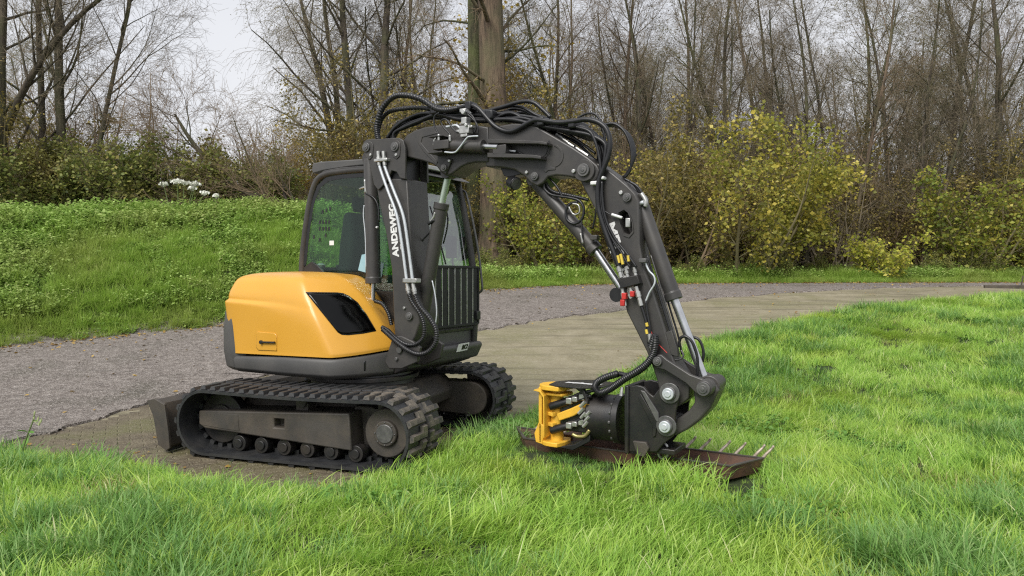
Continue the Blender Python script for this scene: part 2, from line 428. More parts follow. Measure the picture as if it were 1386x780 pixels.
_l.new(_g.outputs['Position'], _mp.inputs[0]); _l.new(_mp.outputs[0], _no.inputs['Vector']); _l.new(_no.outputs['Fac'], _mr.inputs[0]); _l.new(_mr.outputs[0], _mx.inputs[0]); _l.new(_src, _mx.inputs[6]); _l.new(_mx.outputs[2], _b.inputs['Base Color'])
groundmat('lawn_soil', [(0.3, (0.020, 0.032, 0.008)), (0.7, (0.045, 0.065, 0.016))], 4, bump=0.7, bscale=25)

def grid_sheet(name, xs, ys, zf, mat, kind='structure'):
    nx, ny = len(xs), len(ys)
    vs = [(x, y, zf(x, y)) for y in ys for x in xs]
    fs = [(j * nx + i, j * nx + i + 1, (j + 1) * nx + i + 1, (j + 1) * nx + i) for j in range(ny - 1) for i in range(nx - 1)]
    me = bpy.data.meshes.new(name); me.from_pydata(vs, [], fs); me.materials.append(M[mat]); smooth_mesh(me, 180)
    o = link(bpy.data.objects.new(name, me)); o['kind'] = kind
    return o
def ruled(name, near, far, nu, nv, zf, mat, edge_drop=None):
    """sheet between two plan polylines, draped on zf"""
    def res(poly, n):
        p = np.array(poly, float); s = np.concatenate([[0], np.cumsum(np.hypot(*np.diff(p, axis=0).T))])
        t = np.linspace(0, s[-1], n); return np.stack([np.interp(t, s, p[:, 0]), np.interp(t, s, p[:, 1])], 1)
    A, B = res(near, nu), res(far, nu); vs = []; fs = []
    for j in range(nv):
        t = j / (nv - 1)
        for i in range(nu):
            x, y = A[i] * (1 - t) + B[i] * t
            vs.append((x, y, zf(x, y)))
    fs = [(j * nu + i, j * nu + i + 1, (j + 1) * nu + i + 1, (j + 1) * nu + i) for j in range(nv - 1) for i in range(nu - 1)]
    if edge_drop:
        b = len(vs)
        for i in range(nu):
            x, y, z = vs[i]; vs.append((x + 0.005, y - 0.015, z - edge_drop))
        fs += [(b + i, b + i + 1, i + 1, i) for i in range(nu - 1)]
    me = bpy.data.meshes.new(name); me.from_pydata(vs, [], fs); me.materials.append(M[mat]); smooth_mesh(me, 60)
    o = link(bpy.data.objects.new(name, me)); o['kind'] = 'structure'
    return o

xs = sorted(set(np.round(np.concatenate([np.linspace(-300, -30, 10), np.linspace(-30, 30, 121), np.linspace(30, 300, 10)]), 3)))
ys = sorted(set(np.round(np.concatenate([np.linspace(-60, -4, 8), np.linspace(-4, 34, 96), np.linspace(34, 400, 14)]), 3)))
grid_sheet('ground', xs, ys, lambda x, y: gz(x, y) - (0.03 if y < itp(BASE, x) + .1 else 0.0), 'bank_soil')

# boundary where the old tarmac lies over the brick paving
BPX = [(0, 602), (100, 578), (200, 548), (280, 530), (400, 503), (500, 483), (644, 451), (716, 437), (771, 429), (840, 421), (963, 405), (1124, 394), (1250, 389), (1386, 387)]
BND = [(-8.0, -3.0), (-6.4, 3.0)] + [ground_px(*p) for p in BPX] + [(26, 24.6)]
rb = random.Random(3)
_p = spline([(x, y) for x, y in BND], 14)
BNDJ = []
for i, q in enumerate(_p):
    BNDJ.append((q[0] + rb.gauss(0, .03), q[1] + .07 * math.sin(i * .9) + rb.gauss(0, .045)))
FARE = [(-20, -4.2), (-16, 7.3)] + [(x, y) for x, y in BASE if -16 < x < 20] + [(26, 24.9)]
FARE = [(x, y + .25) for x, y in FARE]
ruled('road', BNDJ, FARE, 420, 16, lambda x, y: gz(x, y) + 0.030 + 0.006 * hsh(x, y, 3), 'asphalt', edge_drop=0.04)
NEARP = [(-8, -3.2), (-6, 3)] + [(x, y - .55) for x, y in EDGE if -5 < x < 20] + [(27, 19.4)]
FARP = [(x - .3, y + .35) for x, y in BND]
paving = ruled('brick_paving', NEARP, FARP, 260, 20, lambda x, y: gz(x, y) + 0.002, 'paving_dirt')

# bricks: the clear ones near the machine are parts of the paving, the rest one joined mass
BW, BL = 0.105, 0.212
ca, sa = math.cos(R(28)), math.sin(R(28))
def bnd_y(x): return itp(sorted(BND), x)
def brick_mesh():
    mb = MB(); a, b = BL / 2 - .005, BW / 2 - .005
    mb.rings([[(-a, -b, -.03), (a, -b, -.03), (a, b, -.03), (-a, b, -.03)], [(-a, -b, .006), (a, -b, .006), (a, b, .006), (-a, b, .006)],
              [(-a + .006, -b + .006, .010), (a - .006, -b + .006, .010), (a - .006, b - .006, .010), (-a + .006, b - .006, .010)]], cap0=False)
    return mb
bmesh_ = brick_mesh().mesh('brick', 'paver', 30)
bv = brick_mesh()
cand = []
for j in range(-70, 190):
    for i in range(-45, 90):
        lx = i * BL + (BL / 2 if j % 2 else 0); ly = j * BW
        x, y = lx * ca - ly * sa - 2.0, lx * sa + ly * ca + 6.0
        if not (-6 < x < 12 and 4.5 < y < 20): continue
        if y < itp(EDGE, x) - .35: continue
        d = min((x - bx) ** 2 + (y - by) ** 2 for bx, by in _p[::4])
        side = y - np.interp(x, [p[0] for p in BND[2:]], [p[1] for p in BND[2:]])
        if x < -4.2:
            # the boundary runs almost along y here
            xb = np.interp(y, [p[1] for p in BND[:7]], [p[0] for p in BND[:7]])
            if x < xb + .05: continue
        elif side > 0.05: continue
        if y > 12 or (x > -1.2 and y > 8.2 + .5 * hsh(x * 1.3, y * 1.3) + .25 * rb.random()): continue
        cov = hsh(x, y, 1.1) * .5 + hsh(x * 3, y * 3) * .25
        cand.append((x, y, cov))
cand.sort(key=lambda c: c[1] + 0.25 * abs(c[0] + 2))
mass = MB(); nb = 0
for x, y, cov in cand:
    dz = -0.0045 + 0.0022 * rb.random() - 0.0025 * max(0, cov) 
    rz = R(28) + rb.gauss(0, .012)
    mt = Matrix.Translation((x, y, gz(x, y) + .004 + dz)) @ Euler((math.atan((gz(x, y + .1) - gz(x, y - .1)) / .2) + rb.gauss(0, .006), rb.gauss(0, .006), rz)).to_matrix().to_4x4()
    if nb < 300 and y > itp(EDGE, x) - .1:
        o = bpy.data.objects.new('brick', bmesh_); link(o, paving); o.matrix_basis = mt; nb += 1
    else:
        mass.add([mt @ Vector(p) for p in bv.v], bv.f)
o = mass.build('brick_field', 'paver', paving, ang=30); o['kind'] = 'stuff'

# lawn sheet
lx = np.concatenate([np.linspace(-30, -6, 20), np.linspace(-5.8, 6, 119), np.linspace(6.2, 30, 60)])
vs = []; fs = []; NV = 56
for k in range(NV):
    t = (k / (NV - 1)) ** 1.6
    for x in lx:
        y1 = itp(EDGE, x); y = y1 - t * (y1 + 6); vs.append((x, y, lawnz(x, y)))
n = len(lx)
fs = [(k * n + i, (k + 1) * n + i, (k + 1) * n + i + 1, k * n + i + 1) for k in range(NV - 1) for i in range(n - 1)]
me = bpy.data.meshes.new('lawn'); me.from_pydata(vs, [], fs); me.materials.append(M['lawn_soil']); smooth_mesh(me, 180)
lawn = link(bpy.data.objects.new('lawn', me)); lawn['kind'] = 'structure'

# ------------------------------------------------------------------ scattered ground cover (geometry-node instances)
def scatter(name, templates, pts, label, cat, mat=None):
    """pts: (x,y,z, rx,ry,rz, scale, template index)"""
    P = np.array(pts, float)
    me = bpy.data.meshes.new(name); me.from_pydata(P[:, :3].tolist(), [], [])
    a = me.attributes.new('rot', 'FLOAT_VECTOR', 'POINT'); a.data.foreach_set('vector', P[:, 3:6].astype(np.float32).ravel())
    a = me.attributes.new('scl', 'FLOAT', 'POINT'); a.data.foreach_set('value', P[:, 6].astype(np.float32))
    a = me.attributes.new('idx', 'INT', 'POINT'); a.data.foreach_set('value', P[:, 7].astype(np.int32))
    o = link(bpy.data.objects.new(name, me)); o['kind'] = 'stuff'; tag(o, label, cat)
    c = bpy.data.collections.new(name + '_templates')
    for i, t in enumerate(templates):
        c.objects.link(bpy.data.objects.new(f'{name}_tuft_{i:02d}', t))
    ng = bpy.data.node_groups.new(name, 'GeometryNodeTree')
    ng.interface.new_socket('Geometry', in_out='INPUT', socket_type='NodeSocketGeometry')
    ng.interface.new_socket('Geometry', in_out='OUTPUT', socket_type='NodeSocketGeometry')
    n, l = ng.nodes, ng.links
    gi, go = n.new('NodeGroupInput'), n.new('NodeGroupOutput')
    ci = n.new('GeometryNodeCollectionInfo'); ci.inputs['Collection'].default_value = c
    ci.inputs['Separate Children'].default_value = True; ci.inputs['Reset Children'].default_value = True
    ip = n.new('GeometryNodeInstanceOnPoints'); ip.inputs['Pick Instance'].default_value = True
    def attr(nm, dt):
        q = n.new('GeometryNodeInputNamedAttribute'); q.data_type = dt; q.inputs['Name'].default_value = nm; return q.outputs['Attribute']
    l.new(gi.outputs[0], ip.inputs['Points']); l.new(ci.outputs[0], ip.inputs['Instance'])
    l.new(attr('idx', 'INT'), ip.inputs['Instance Index'])
    l.new(attr('rot', 'FLOAT_VECTOR'), ip.inputs['Rotation']); l.new(attr('scl', 'FLOAT'), ip.inputs['Scale'])
    l.new(ip.outputs[0], go.inputs[0])
    md = o.modifiers.new('scatter', 'NODES'); md.node_group = ng
    return o

def blade(vs, fs, x, y, h, lean, az, w, rg, seg=3, curl=1.0):
    b = len(vs); dx, dy = math.cos(az), math.sin(az); px, py = -dy, dx
    tw = rg.uniform(-.6, .6); qx, qy = px * math.cos(tw) + dx * math.sin(tw), py * math.cos(tw) + dy * math.sin(tw)
    cx = cz = 0.0; L = h / seg
    for i in range(seg + 1):
        ww = w * (1 - (i / seg) ** 1.7) * .5
        if i == seg: vs.append((x + cx * dx, y + cx * dy, cz))
        else:
            vs.append((x + cx * dx - qx * ww, y + cx * dy - qy * ww, cz)); vs.append((x + cx * dx + qx * ww, y + cx * dy + qy * ww, cz))
        an = lean * (0.35 + curl * (i + .5) / seg)
        cx += L * math.sin(an); cz += L * math.cos(an)
        cz = max(cz, .004)
    for i in range(seg - 1): fs.append((b + 2 * i, b + 2 * i + 1, b + 2 * i + 3, b + 2 * i + 2))
    fs.append((b + 2 * seg - 2, b + 2 * seg - 1, b + 2 * seg))
def tuft_mesh(name, nblade, rad, hmin, hmax, wid, lean, mat, seed, seg=3, comb=None):
    rg = random.Random(seed); vs = []; fs = []
    for _ in range(nblade):
        a = rg.uniform(0, 6.283); r = rad * math.sqrt(rg.random()); x, y = r * math.cos(a), r * math.sin(a)
        az = a + rg.gauss(0, .9) if comb is None else comb + rg.gauss(0, .7)
        blade(vs, fs, x, y, rg.uniform(hmin, hmax), min(1.75, abs(rg.gauss(lean, .35))), az, wid * rg.uniform(.6, 1.2), rg, seg)
    me = bpy.data.meshes.new(name); me.from_pydata(vs, [], fs); me.materials.append(M[mat]); smooth_mesh(me, 180)
    return me
def leaf_pts(L, W):  # simple folded leaf along +x, 6 verts
    return [(0, 0, 0), (L * .35, W * .5, L * .06), (L * .35, -W * .5, L * .06), (L * .7, W * .36, L * .02), (L * .7, -W * .36, L * .02), (L, 0, -L * .10), (L * .35, 0, 0), (L * .7, 0, -.02 * L)]
LEAF_F = [(0, 6, 1), (0, 2, 6), (1, 6, 7, 3), (6, 2, 4, 7), (3, 7, 5), (7, 4, 5)]
def weed_mesh(name, nl, rad, h, L, W, mat, seed, stems=5, stem_mat=None, up=0.3):
    rg = random.Random(seed); vs = []; fs = []
    for s in range(stems):
        a0 = rg.uniform(0, 6.283); r0 = rad * math.sqrt(rg.random()); sx, sy = r0 * math.cos(a0), r0 * math.sin(a0)
        hh = h * rg.uniform(.5, 1.1); lx_, ly_ = rg.gauss(0, .25) * hh, rg.gauss(0, .25) * hh
        for k in range(nl // stems):
            t = (k + rg.random()) / (nl / stems); z = hh * t
            az = rg.uniform(0, 6.283); pit = rg.gauss(up, .35)
            s_ = rg.uniform(.6, 1.15) * (1.15 - .55 * t)
            m_ = Matrix.Translation((sx + lx_ * t, sy + ly_ * t, max(.01, z))) @ Euler((rg.gauss(0, .3), -pit, az)).to_matrix().to_4x4() @ Matrix.Scale(s_, 4)
            b = len(vs); vs += [tuple(m_ @ Vector(p)) for p in leaf_pts(L, W)]; fs += [tuple(i + b for i in f) for f in LEAF_F]
    me = bpy.data.meshes.new(name); me.from_pydata(vs, [], fs); me.materials.append(M[mat]); smooth_mesh(me, 180)
    return me

leafmat('grass', [(0.0, (0.15, 0.30, 0.045)), (0.3, (0.27, 0.47, 0.070)), (0.6, (0.40, 0.60, 0.100)), (0.82, (0.54, 0.68, 0.19)), (0.93, (0.66, 0.72, 0.36)), (1.0, (0.72, 0.65, 0.42))], trans=0.42,
        patch=(0.50, 0.58, 0.085), patch_scale=0.9, inst=True, patch_amt=0.4, rough=0.35)
leafmat('lush_grass', [(0.0, (0.09, 0.21, 0.045)), (0.5, (0.18, 0.35, 0.075)), (1.0, (0.40, 0.54, 0.22))], trans=0.35, inst=True, rough=0.5)
leafmat('clover', [(0.0, (0.075, 0.19, 0.03)), (0.5, (0.13, 0.28, 0.045)), (1.0, (0.22, 0.38, 0.08))], trans=0.25, inst=True)
leafmat('weed_leaf', [(0.0, (0.14, 0.25, 0.05)), (0.45, (0.29, 0.44, 0.09)), (0.85, (0.46, 0.60, 0.18)), (1.0, (0.58, 0.56, 0.27))], trans=0.35, inst=True, patch=(0.34, 0.33, 0.12), patch_scale=0.5, patch_amt=0.5)
leafmat('bank_grass', [(0.0, (0.19, 0.32, 0.05)), (0.5, (0.36, 0.52, 0.09)), (0.9, (0.52, 0.63, 0.19)), (1.0, (0.62, 0.57, 0.30))], trans=0.35, inst=True, patch=(0.38, 0.36, 0.13), patch_scale=0.5, patch_amt=0.45)

TW = 6.2832
tufts = [tuft_mesh(f'tuft{i}', 46, .10, .04, .13, .0070, .85, 'grass', 20 + i) for i in range(4)]
tufts += [tuft_mesh(f'tuftlong{i}', 52, .13, .10, .23, .0075, 1.2, 'grass', 40 + i, seg=4, comb=.6) for i in range(3)]
tufts += [tuft_mesh(f'tuftlush{i}', 52, .10, .09, .20, .0075, .95, 'lush_grass', 60 + i, seg=4) for i in range(2)]
tufts += [weed_mesh('clover', 36, .10, .07, .045, .035, 'clover', 70, stems=9, up=.1)]
leafmat('thatch', [(0.0, (0.20, 0.17, 0.07)), (0.5, (0.38, 0.36, 0.13)), (1.0, (0.60, 0.54, 0.30))], trans=0.3, inst=True)
tufts += [tuft_mesh('tuftdry', 46, .11, .05, .14, .006, 1.3, 'thatch', 66)]
track_boxes = []   # footprints kept clear of grass: (Frame, u0,u1,v0,v1)
def clear_of(x, y, pad=0.0):
    for fr, u0, u1, v0, v1 in track_boxes:
        dx, dy = x - fr.o[0], y - fr.o[1]; u = fr.c * dx - fr.s * dy; v = fr.s * dx + fr.c * dy
        if u0 - pad < u < u1 + pad and v0 - pad < v < v1 + pad: return False
    return True
UC = Frame(-1.444, 7.177, 19.5)        # undercarriage
TG, TW_, TRK, THL = 0.93, 0.57, 0.255, 0.845   # half gauge, belt width, belt inner radius, half wheelbase
track_boxes += [(UC, -1.25, 1.17, -TG - .30, -TG + .30), (UC, -1.25, 1.17, TG - .30, TG + .30), (UC, -1.0, 0.9, -TG, TG)]
BAR = (0.10, 6.15, 0.852, -0.523)   # mower bar: end and direction on the ground
def lawn_points():
    rg = random.Random(11); out = []
    bands = [(2.6, 4.5, 170), (4.5, 6.5, 150), (6.5, 9.0, 110), (9.0, 13.0, 70), (13.0, 22.0, 45)]
    for y0, y1, den in bands:
        xw = y1 * .80 + 1.0
        N = int((y1 - y0) * 2 * xw * den)
        for _ in range(N):
            y = rg.uniform(y0, y1); x = rg.uniform(-xw, xw)
            if abs(x) > y * .80 + .9: continue
            e = itp(EDGE, x) + .10 * hsh(x * 2.3, 1.0) * .5 + rg.gauss(0, .05)
            if y > e: continue
            if not clear_of(x, y, .02): continue
            p = hsh(x * .8, y * .8) + .6 * hsh(x * 2.2 + 5, y * 2.2)
            q = hsh(x * 1.3 + 9, y * 1.3 + 4)
            u = rg.random(); edge = e - y
            if p > .95 and u < .65: idx = rg.choice((7, 8))
            elif q > 1.05 and u < .7: idx = 9
            elif p < -.35 and u < .75: idx = rg.choice((4, 5, 6))
            elif q < -1.0 and u < .5: idx = 10
            elif u < .03: idx = 10
            elif u < .14: idx = rg.choice((4, 5, 6))
            elif u < .24: idx = rg.choice((7, 8))
            else: idx = rg.choice((0, 1, 2, 3))
            s = rg.uniform(.7, 1.25) * (1 + .20 * max(-1, min(1.2, p))) * (1.0 + max(0, y - 8) * .045)
            for bx0, bx1, by0, by1 in ((-.1, 1.9, -.55, .5),):   # tufts scaled down round the mower bar so the trough shows above them
                ddx, ddy = x - BAR[0], y - BAR[1]; bu = BAR[2] * ddx + BAR[3] * ddy; bw = -BAR[3] * ddx + BAR[2] * ddy
                if bx0 < bu < bx1 and by0 < bw < by1: s *= (.34 if bw > -.3 else .45)
                if -.02 < bu < 1.74 and .02 < bw < .34: s = 0
            if s == 0: continue
            rz = rg.uniform(0, TW) if idx not in (4, 5, 6) else 1.5 * hsh(x * .6, y * .6) + rg.gauss(0, .5)
            out.append((x, y, lawnz(x, y) - .004, rg.gauss(0, .12), rg.gauss(0, .12), rz, s, idx))
    for cx_, cy_, n_, ids, sc_ in ((895, 668, 26, (4, 5, 6), 1.45), (985, 515, 10, (7, 8), 1.5), (1000, 520, 8, (7, 8), 1.3), (40, 640, 14, (7, 8), 1.3), (440, 620, 10, (7, 8), 1.1), (1150, 470, 14, (4, 5, 6), 1.4), (700, 720, 16, (4, 5, 6), 1.3), (1060, 590, 8, (9,), 1.5), (1000, 578, 10, (9,), 1.6)):
        gx, gy = ground_px(cx_, cy_, lawnz)
        for _ in range(n_):
            x, y = gx + rg.gauss(0, .16), gy + rg.gauss(0, .12)
            if not clear_of(x, y, .06): continue
            out.append((x, y, lawnz(x, y) - .004, rg.gauss(0, .12), rg.gauss(0, .12), rg.uniform(-.6, .9), sc_ * rg.uniform(.7, 1.15), rg.choice(ids)))
    return out
scatter('grass', tufts, lawn_points(), 'dense bright green grass blades covering the lawn', 'grass')

# bank: weeds and rank grass
wd = [weed_mesh(f'nettle{i}', 60, .18, .34, .085, .055, 'weed_leaf', 80 + i, stems=7) for i in range(3)]
wd += [weed_mesh(f'groundweed{i}', 44, .18, .14, .09, .065, 'weed_leaf', 90 + i, stems=8, up=.15) for i in range(2)]
wd += [tuft_mesh(f'rank{i}', 60, .14, .16, .34, .010, .95, 'bank_grass', 95 + i, seg=4) for i in range(3)]
def bank_points():
    rg = random.Random(12); out = []
    for k_ in range(44000):
        x = -21 + 47 * rg.random() ** (1.35); y = itp(BASE, x) + (-.15 + 6.6 * rg.random() if k_ < 37000 else 1.1 * rg.random())
        if x > -2 and y > itp(BASE, x) + 2.6: continue
        if abs(x) > y * .85 + 3: continue
        d = y - itp(BASE, x)
        p = hsh(x * .7, y * .7) + .5 * hsh(x * 2, y * 2 + 3)
        e = .12 * hsh(x * 3, 2.0)
        if d < e: continue
        u = rg.random()
        if d < .7: idx = rg.choice((5, 6, 7)) if u < .8 else 3; s = rg.uniform(.45, .85)
        elif u * 2.4 - 1.2 < p: idx = rg.choice((0, 1, 2, 3, 4)); s = rg.uniform(.55, 1.1)
        else: idx = rg.choice((5, 6, 7, 7)); s = rg.uniform(.6, 1.15)
        if d > 4.2 and x < -3: s *= 1.35; idx = rg.choice((0, 1, 2)) if u < .7 else idx
        if x > -2: s *= 1.0 + .5 * sst(d / 1.2)
        out.append((x, y, gz(x, y) - .01, rg.gauss(0, .15), rg.gauss(0, .15), rg.uniform(0, TW), s, idx))
    return out
scatter('undergrowth', wd, bank_points(), 'rank green weeds and grass covering the roadside bank', 'weeds')

# fallen leaves on the tarmac and along its edges
leafmat('dead_leaf', [(0.0, (0.10, 0.055, 0.02)), (0.4, (0.22, 0.13, 0.04)), (0.75, (0.45, 0.30, 0.07)), (1.0, (0.55, 0.50, 0.30))], trans=0.1, inst=True)
def fallen():
    rg = random.Random(13); out = []
    for _ in range(3600):
        x = rg.uniform(-12, 17); yb = itp(BASE, x)
        y = yb + .2 - abs(rg.gauss(0, .5)) if rg.random() < .8 else yb - rg.random() ** 2 * 7
        if y < itp(EDGE, x) + .1 or y < 5 or not clear_of(x, y, .1): continue
        out.append((x, y, gz(x, y) + .042, rg.gauss(0, .3), rg.gauss(0, .3), rg.uniform(0, TW), rg.uniform(.6, 1.3), 0))
    for _ in range(260):
        x = rg.uniform(-4.5, 8); y = itp(EDGE, x) + abs(rg.gauss(.1, .35))
        if not clear_of(x, y, .1): continue
        out.append((x, y, gz(x, y) + .016, rg.gauss(0, .3), rg.gauss(0, .3), rg.uniform(0, TW), rg.uniform(.5, 1.0), 0))
    return out
mb = MB(); mb.add(leaf_pts(.06, .045), LEAF_F)
scatter('fallen_leaves', [mb.mesh('fallen_leaf', 'dead_leaf', 180)], fallen(), 'scattered brown and yellow fallen leaves on the road', 'leaves')
# ------------------------------------------------------------------ the excavator
UP = Frame(-1.49, 7.37, 30.0)        # slewing upper body; origin = swing centre
BM = Frame(-1.02, 6.74, 30.0)        # boom plane
EX = empty('excavator', (-1.49, 7.37, 0.0))
tag(EX, 'yellow and dark grey tracked excavator with folded boom and hoses parked on brick paving', 'excavator')
def part(mb, name, mat, frame, parent=None, **k): return mb.build(name, mat, EX if parent is None else parent, frame, **k)
def bolt_head(mb, u, z, v, r, d=.012): mb.vcyl(u, z, v - d, v + .002, r, 12)

# ---- undercarriage
def track(vc, near):
    zc = TRK + 0.03 + 0.030
    def path(r, off=0.0, n=14):
        pts = []
        for k in range(n + 1):
            a = -math.pi / 2 + math.pi * k / n; pts.append((THL + r * math.cos(a), zc + r * math.sin(a), math.cos(a), math.sin(a)))
        for k in range(1, 12):
            t = k / 12; sag = -.014 * math.sin(math.pi * t) ; pts.append((THL - 2 * THL * t, zc + r + sag, 0, 1))
        for k in range(n + 1):
            a = math.pi / 2 + math.pi * k / n; pts.append((-THL + r * math.cos(a), zc + r * math.sin(a), math.cos(a), math.sin(a)))
        for k in range(1, 12): pts.append((-THL + 2 * THL * k / 12, zc - r, 0, -1))
        return pts
    pi_ = path(TRK); w = TW_ / 2; th = .03; rings = []
    for u, z, nx, nz in pi_:
        rings.append([(u, vc - w, z), (u, vc + w, z), (u + nx * th * .8, vc + w, z + nz * th * .8), (u + nx * th, vc + w - .02, z + nz * th), (u + nx * th, vc - w + .02, z + nz * th), (u + nx * th * .8, vc - w, z + nz * th * .8)])
    rings.append(rings[0])
    mb = MB(); mb.rings(rings, False, False)
    T = part(mb, 'rubber_track', 'rubber', UC, ang=50)
    # guide teeth on the inside of the belt
    P = [(a[0], a[1], a[2], a[3]) for a in pi_] + [pi_[0]]
    cum = [0.0]
    for i in range(len(P) - 1): cum.append(cum[-1] + math.hypot(P[i + 1][0] - P[i][0], P[i + 1][1] - P[i][1]))
    per = cum[-1]
    def at(s):
        s %= per; i = max(0, np.searchsorted(cum, s) - 1); i = min(i, len(P) - 2); t = (s - cum[i]) / (cum[i + 1] - cum[i])
        q = [P[i][k] * (1 - t) + P[i + 1][k] * t for k in range(4)]; l_ = math.hypot(q[2], q[3]); return q[0], q[1], q[2] / l_, q[3] / l_
    def mtx(s, v):
        u, z, nx, nz = at(s); t = (-nz, nx)   # tangent
        return Matrix(((t[0], 0, nx, u), (0, 1, 0, v), (t[1], 0, nz, z), (0, 0, 0, 1)))
    n = 50; mb = MB()
    for k in range(n):
        for dv in (-.045, .045):
            mb.box(-.022, .022, dv - .02, dv + .02, -.035, .004, mtx(per * k / n, vc) @ Matrix.Identity(4))
    mb.build('guide_teeth', 'rubber', T)['kind'] = 'stuff'
    lm = []
    for sgn in (-1, 1):
        mb = MB(); y0, y1 = sorted((sgn * .015, sgn * (w - .004)))
        h = .030
        mb.rings([[(-.030, y0, 0), (.030, y0, 0), (.030, y1, 0), (-.030, y1, 0)], [(-.020, y0 + .008, h), (.020, y0 + .008, h), (.020, y1 - .008, h), (-.020, y1 - .008, h)]], False, True)
        # flared heel joining two bars
        e0, e1 = (y1 - .10, y1) if sgn > 0 else (y0, y0 + .10)
        e0, e1 = (y0, y0 + .09) if sgn > 0 else (y1 - .09, y1)
        mb.rings([[(.018, e0, 0), (.075, e0, 0), (.075, e1, 0), (.018, e1, 0)], [(.018, e0 + .008, h - .002), (.066, e0 + .008, h - .002), (.066, e1 - .008, h - .002), (.018, e1 - .008, h - .002)]], False, True)
        lm.append((mb.mesh('track_lug', 'rubber', 30), mb.mesh('track_lug', 'muddy_rubber', 30)))
    for k in range(n):
        for j, sgn in enumerate((-1, 1)):
            s = per * (k + (.5 if j else 0)) / n
            u, z, nx, nz = at(s)
            if not (nx > .45 or nz > -.3 and u > -1.2 or nx < -.4 or k % 2 == 0): continue
            me = lm[j][1 if (u > THL - .12 and near) else 0]
            if j == 0 and k % 2: me = lm[j][1 if (u > THL - .1 and near) else 0]
            o = bpy.data.objects.new('track_lug', me); link(o, T); o.matrix_basis = mtx(s, vc) @ Matrix.Translation((0, 0, .0295))
    return T
T1 = track(-TG, True); T2 = track(TG, False)
zc = TRK + .06
def side_gear(vc, near):
    s = -1 if near else 1
    out = vc - .17; inn = vc + .17
    # side frame traced on its outer face
    if near:
        ol = UC.trs([(269, 556), (330, 557), (472, 560), (476, 611), (400, 599), (330, 588), (277, 580), (269, 574)], out)
    else:
        ol = UC.trs([(269, 556), (330, 557), (472, 560), (476, 611), (400, 599), (330, 588), (277, 580), (269, 574)], -TG - .17)
    fr = part(MB().prism(ol, out, inn), 'track_frame', 'frame_paint', UC, bevel=.012)
    if near:
        (ua, za), (ub, zb) = UC.tr(370.5, 566, out), UC.tr(384, 580, out)
        cut(fr, MB().box(ua, ub, out - .05, out + .10, zb, za))
        d = MB(); (ua, za), (ub, zb) = UC.tr(300, 580, out), UC.tr(324, 556, out)
        d.prism(UC.trs([(272, 558.5), (322, 561), (324, 583.5), (300, 580), (273, 575)], out), out - .004, out + .01); d.build('access_plate', 'frame_paint', fr, bevel=.002)
    # sprocket and hub
    mb = MB(); R1 = TRK - .03; N = 19; pr = []
    for k in range(N * 4):
        a = 2 * math.pi * k / (N * 4); r = R1 + (.028 if k % 4 in (1, 2) else -.006); pr.append((THL + r * math.cos(a), zc + r * math.sin(a)))
    mb.prism(pr, vc - .025, vc + .025)
    sp = part(mb, 'sprocket', 'frame_paint', UC)
    o0 = vc + s * .02; hub = MB()
    hub.cyl((THL, o0, zc), (THL, vc + s * .13, zc), .205, .195, 40); hub.cyl((THL, vc + s * .12, zc), (THL, vc + s * .16, zc), .108, .102, 32)
    hub.build('hub', 'frame_paint', sp, bevel=.008)
    cap = MB(); cap.cyl((THL, vc + s * .155, zc), (THL, vc + s * .168, zc), .080, .074, 28)
    for k in range(8): cap.cyl((THL + .088 * math.cos(k * .785), vc + s * .155, zc + .090 * math.sin(k * .785)), (THL + .088 * math.cos(k * .785), vc + s * .166, zc + .090 * math.sin(k * .785)), .008, sides=6)
    cap.build('hub_cap', 'pin', sp, bevel=.004)
    # idler wheel
    mb = MB(); mb.vcyl(-THL, zc, vc - .05, vc + .05, TRK - .035, 36); mb.vcyl(-THL, zc, vc - .07, vc + .07, .12, 28); mb.vcyl(-THL, zc, vc - .16, vc + .16, .05, 16)
    part(mb, 'idler_wheel', 'black_paint', UC, bevel=.006)
    for k in range(6):
        u = -.58 + k * .23; mb = MB(); z0 = .06 + .068 + .002
        for dv in (-.1, .1): mb.vcyl(u, z0, vc + dv - .045, vc + dv + .045, .068, 24)
        mb.vcyl(u, z0, vc - .16, vc + .16, .04, 12)
        r_ = part(mb, 'track_roller', 'black_paint', UC, bevel=.004)
    mb = MB(); mb.vcyl(.0, zc + TRK - .062, vc - .08, vc + .08, .05, 20); part(mb, 'carrier_roller', 'frame_paint', UC)
    mb = MB(); mb.box(-.06, .06, vc - .06, vc + .06, .40, zc + TRK - .075); part(mb, 'roller_bracket', 'frame_paint', UC, bevel=.005)
    # final drive housing towards the machine's middle
    mb = MB(); a0, a1 = sorted((vc - s * .03, vc - s * .24)); hp = [(THL + .17 * math.cos(a), zc + .17 * math.sin(a)) for a in np.linspace(-math.pi / 2, math.pi / 2, 14)] + [(.45, zc + .17), (.45, zc - .15)]
    mb.prism(hp, a0, a1); fd = part(mb, 'drive_housing', 'frame_paint', UC, bevel=.012)
    if not near:
        mb = MB(); mb.vcyl(.60, zc + .09, a0 - .004, a0 + .01, .028, 16); mb.build('paint_dab', 'blue_paint', fd)
side_gear(-TG, True); side_gear(TG, False)
# centre frame and slew ring
mb = MB()
mb.prism([(-.75, .30), (.62, .30), (.66, .42), (.5, .56), (-.5, .56), (-.78, .46)], -TG + .15, TG - .15)
part(mb, 'centre_frame', 'frame_paint', UC, bevel=.02)
mb = MB(); mb.cyl((0, 0, .52), (0, 0, .70), .50, .48, 48); mb.cyl((0, 0, .60), (0, 0, .64), .54, .54, 48)
part(mb, 'slew_ring', 'black_paint', UC, bevel=.006)
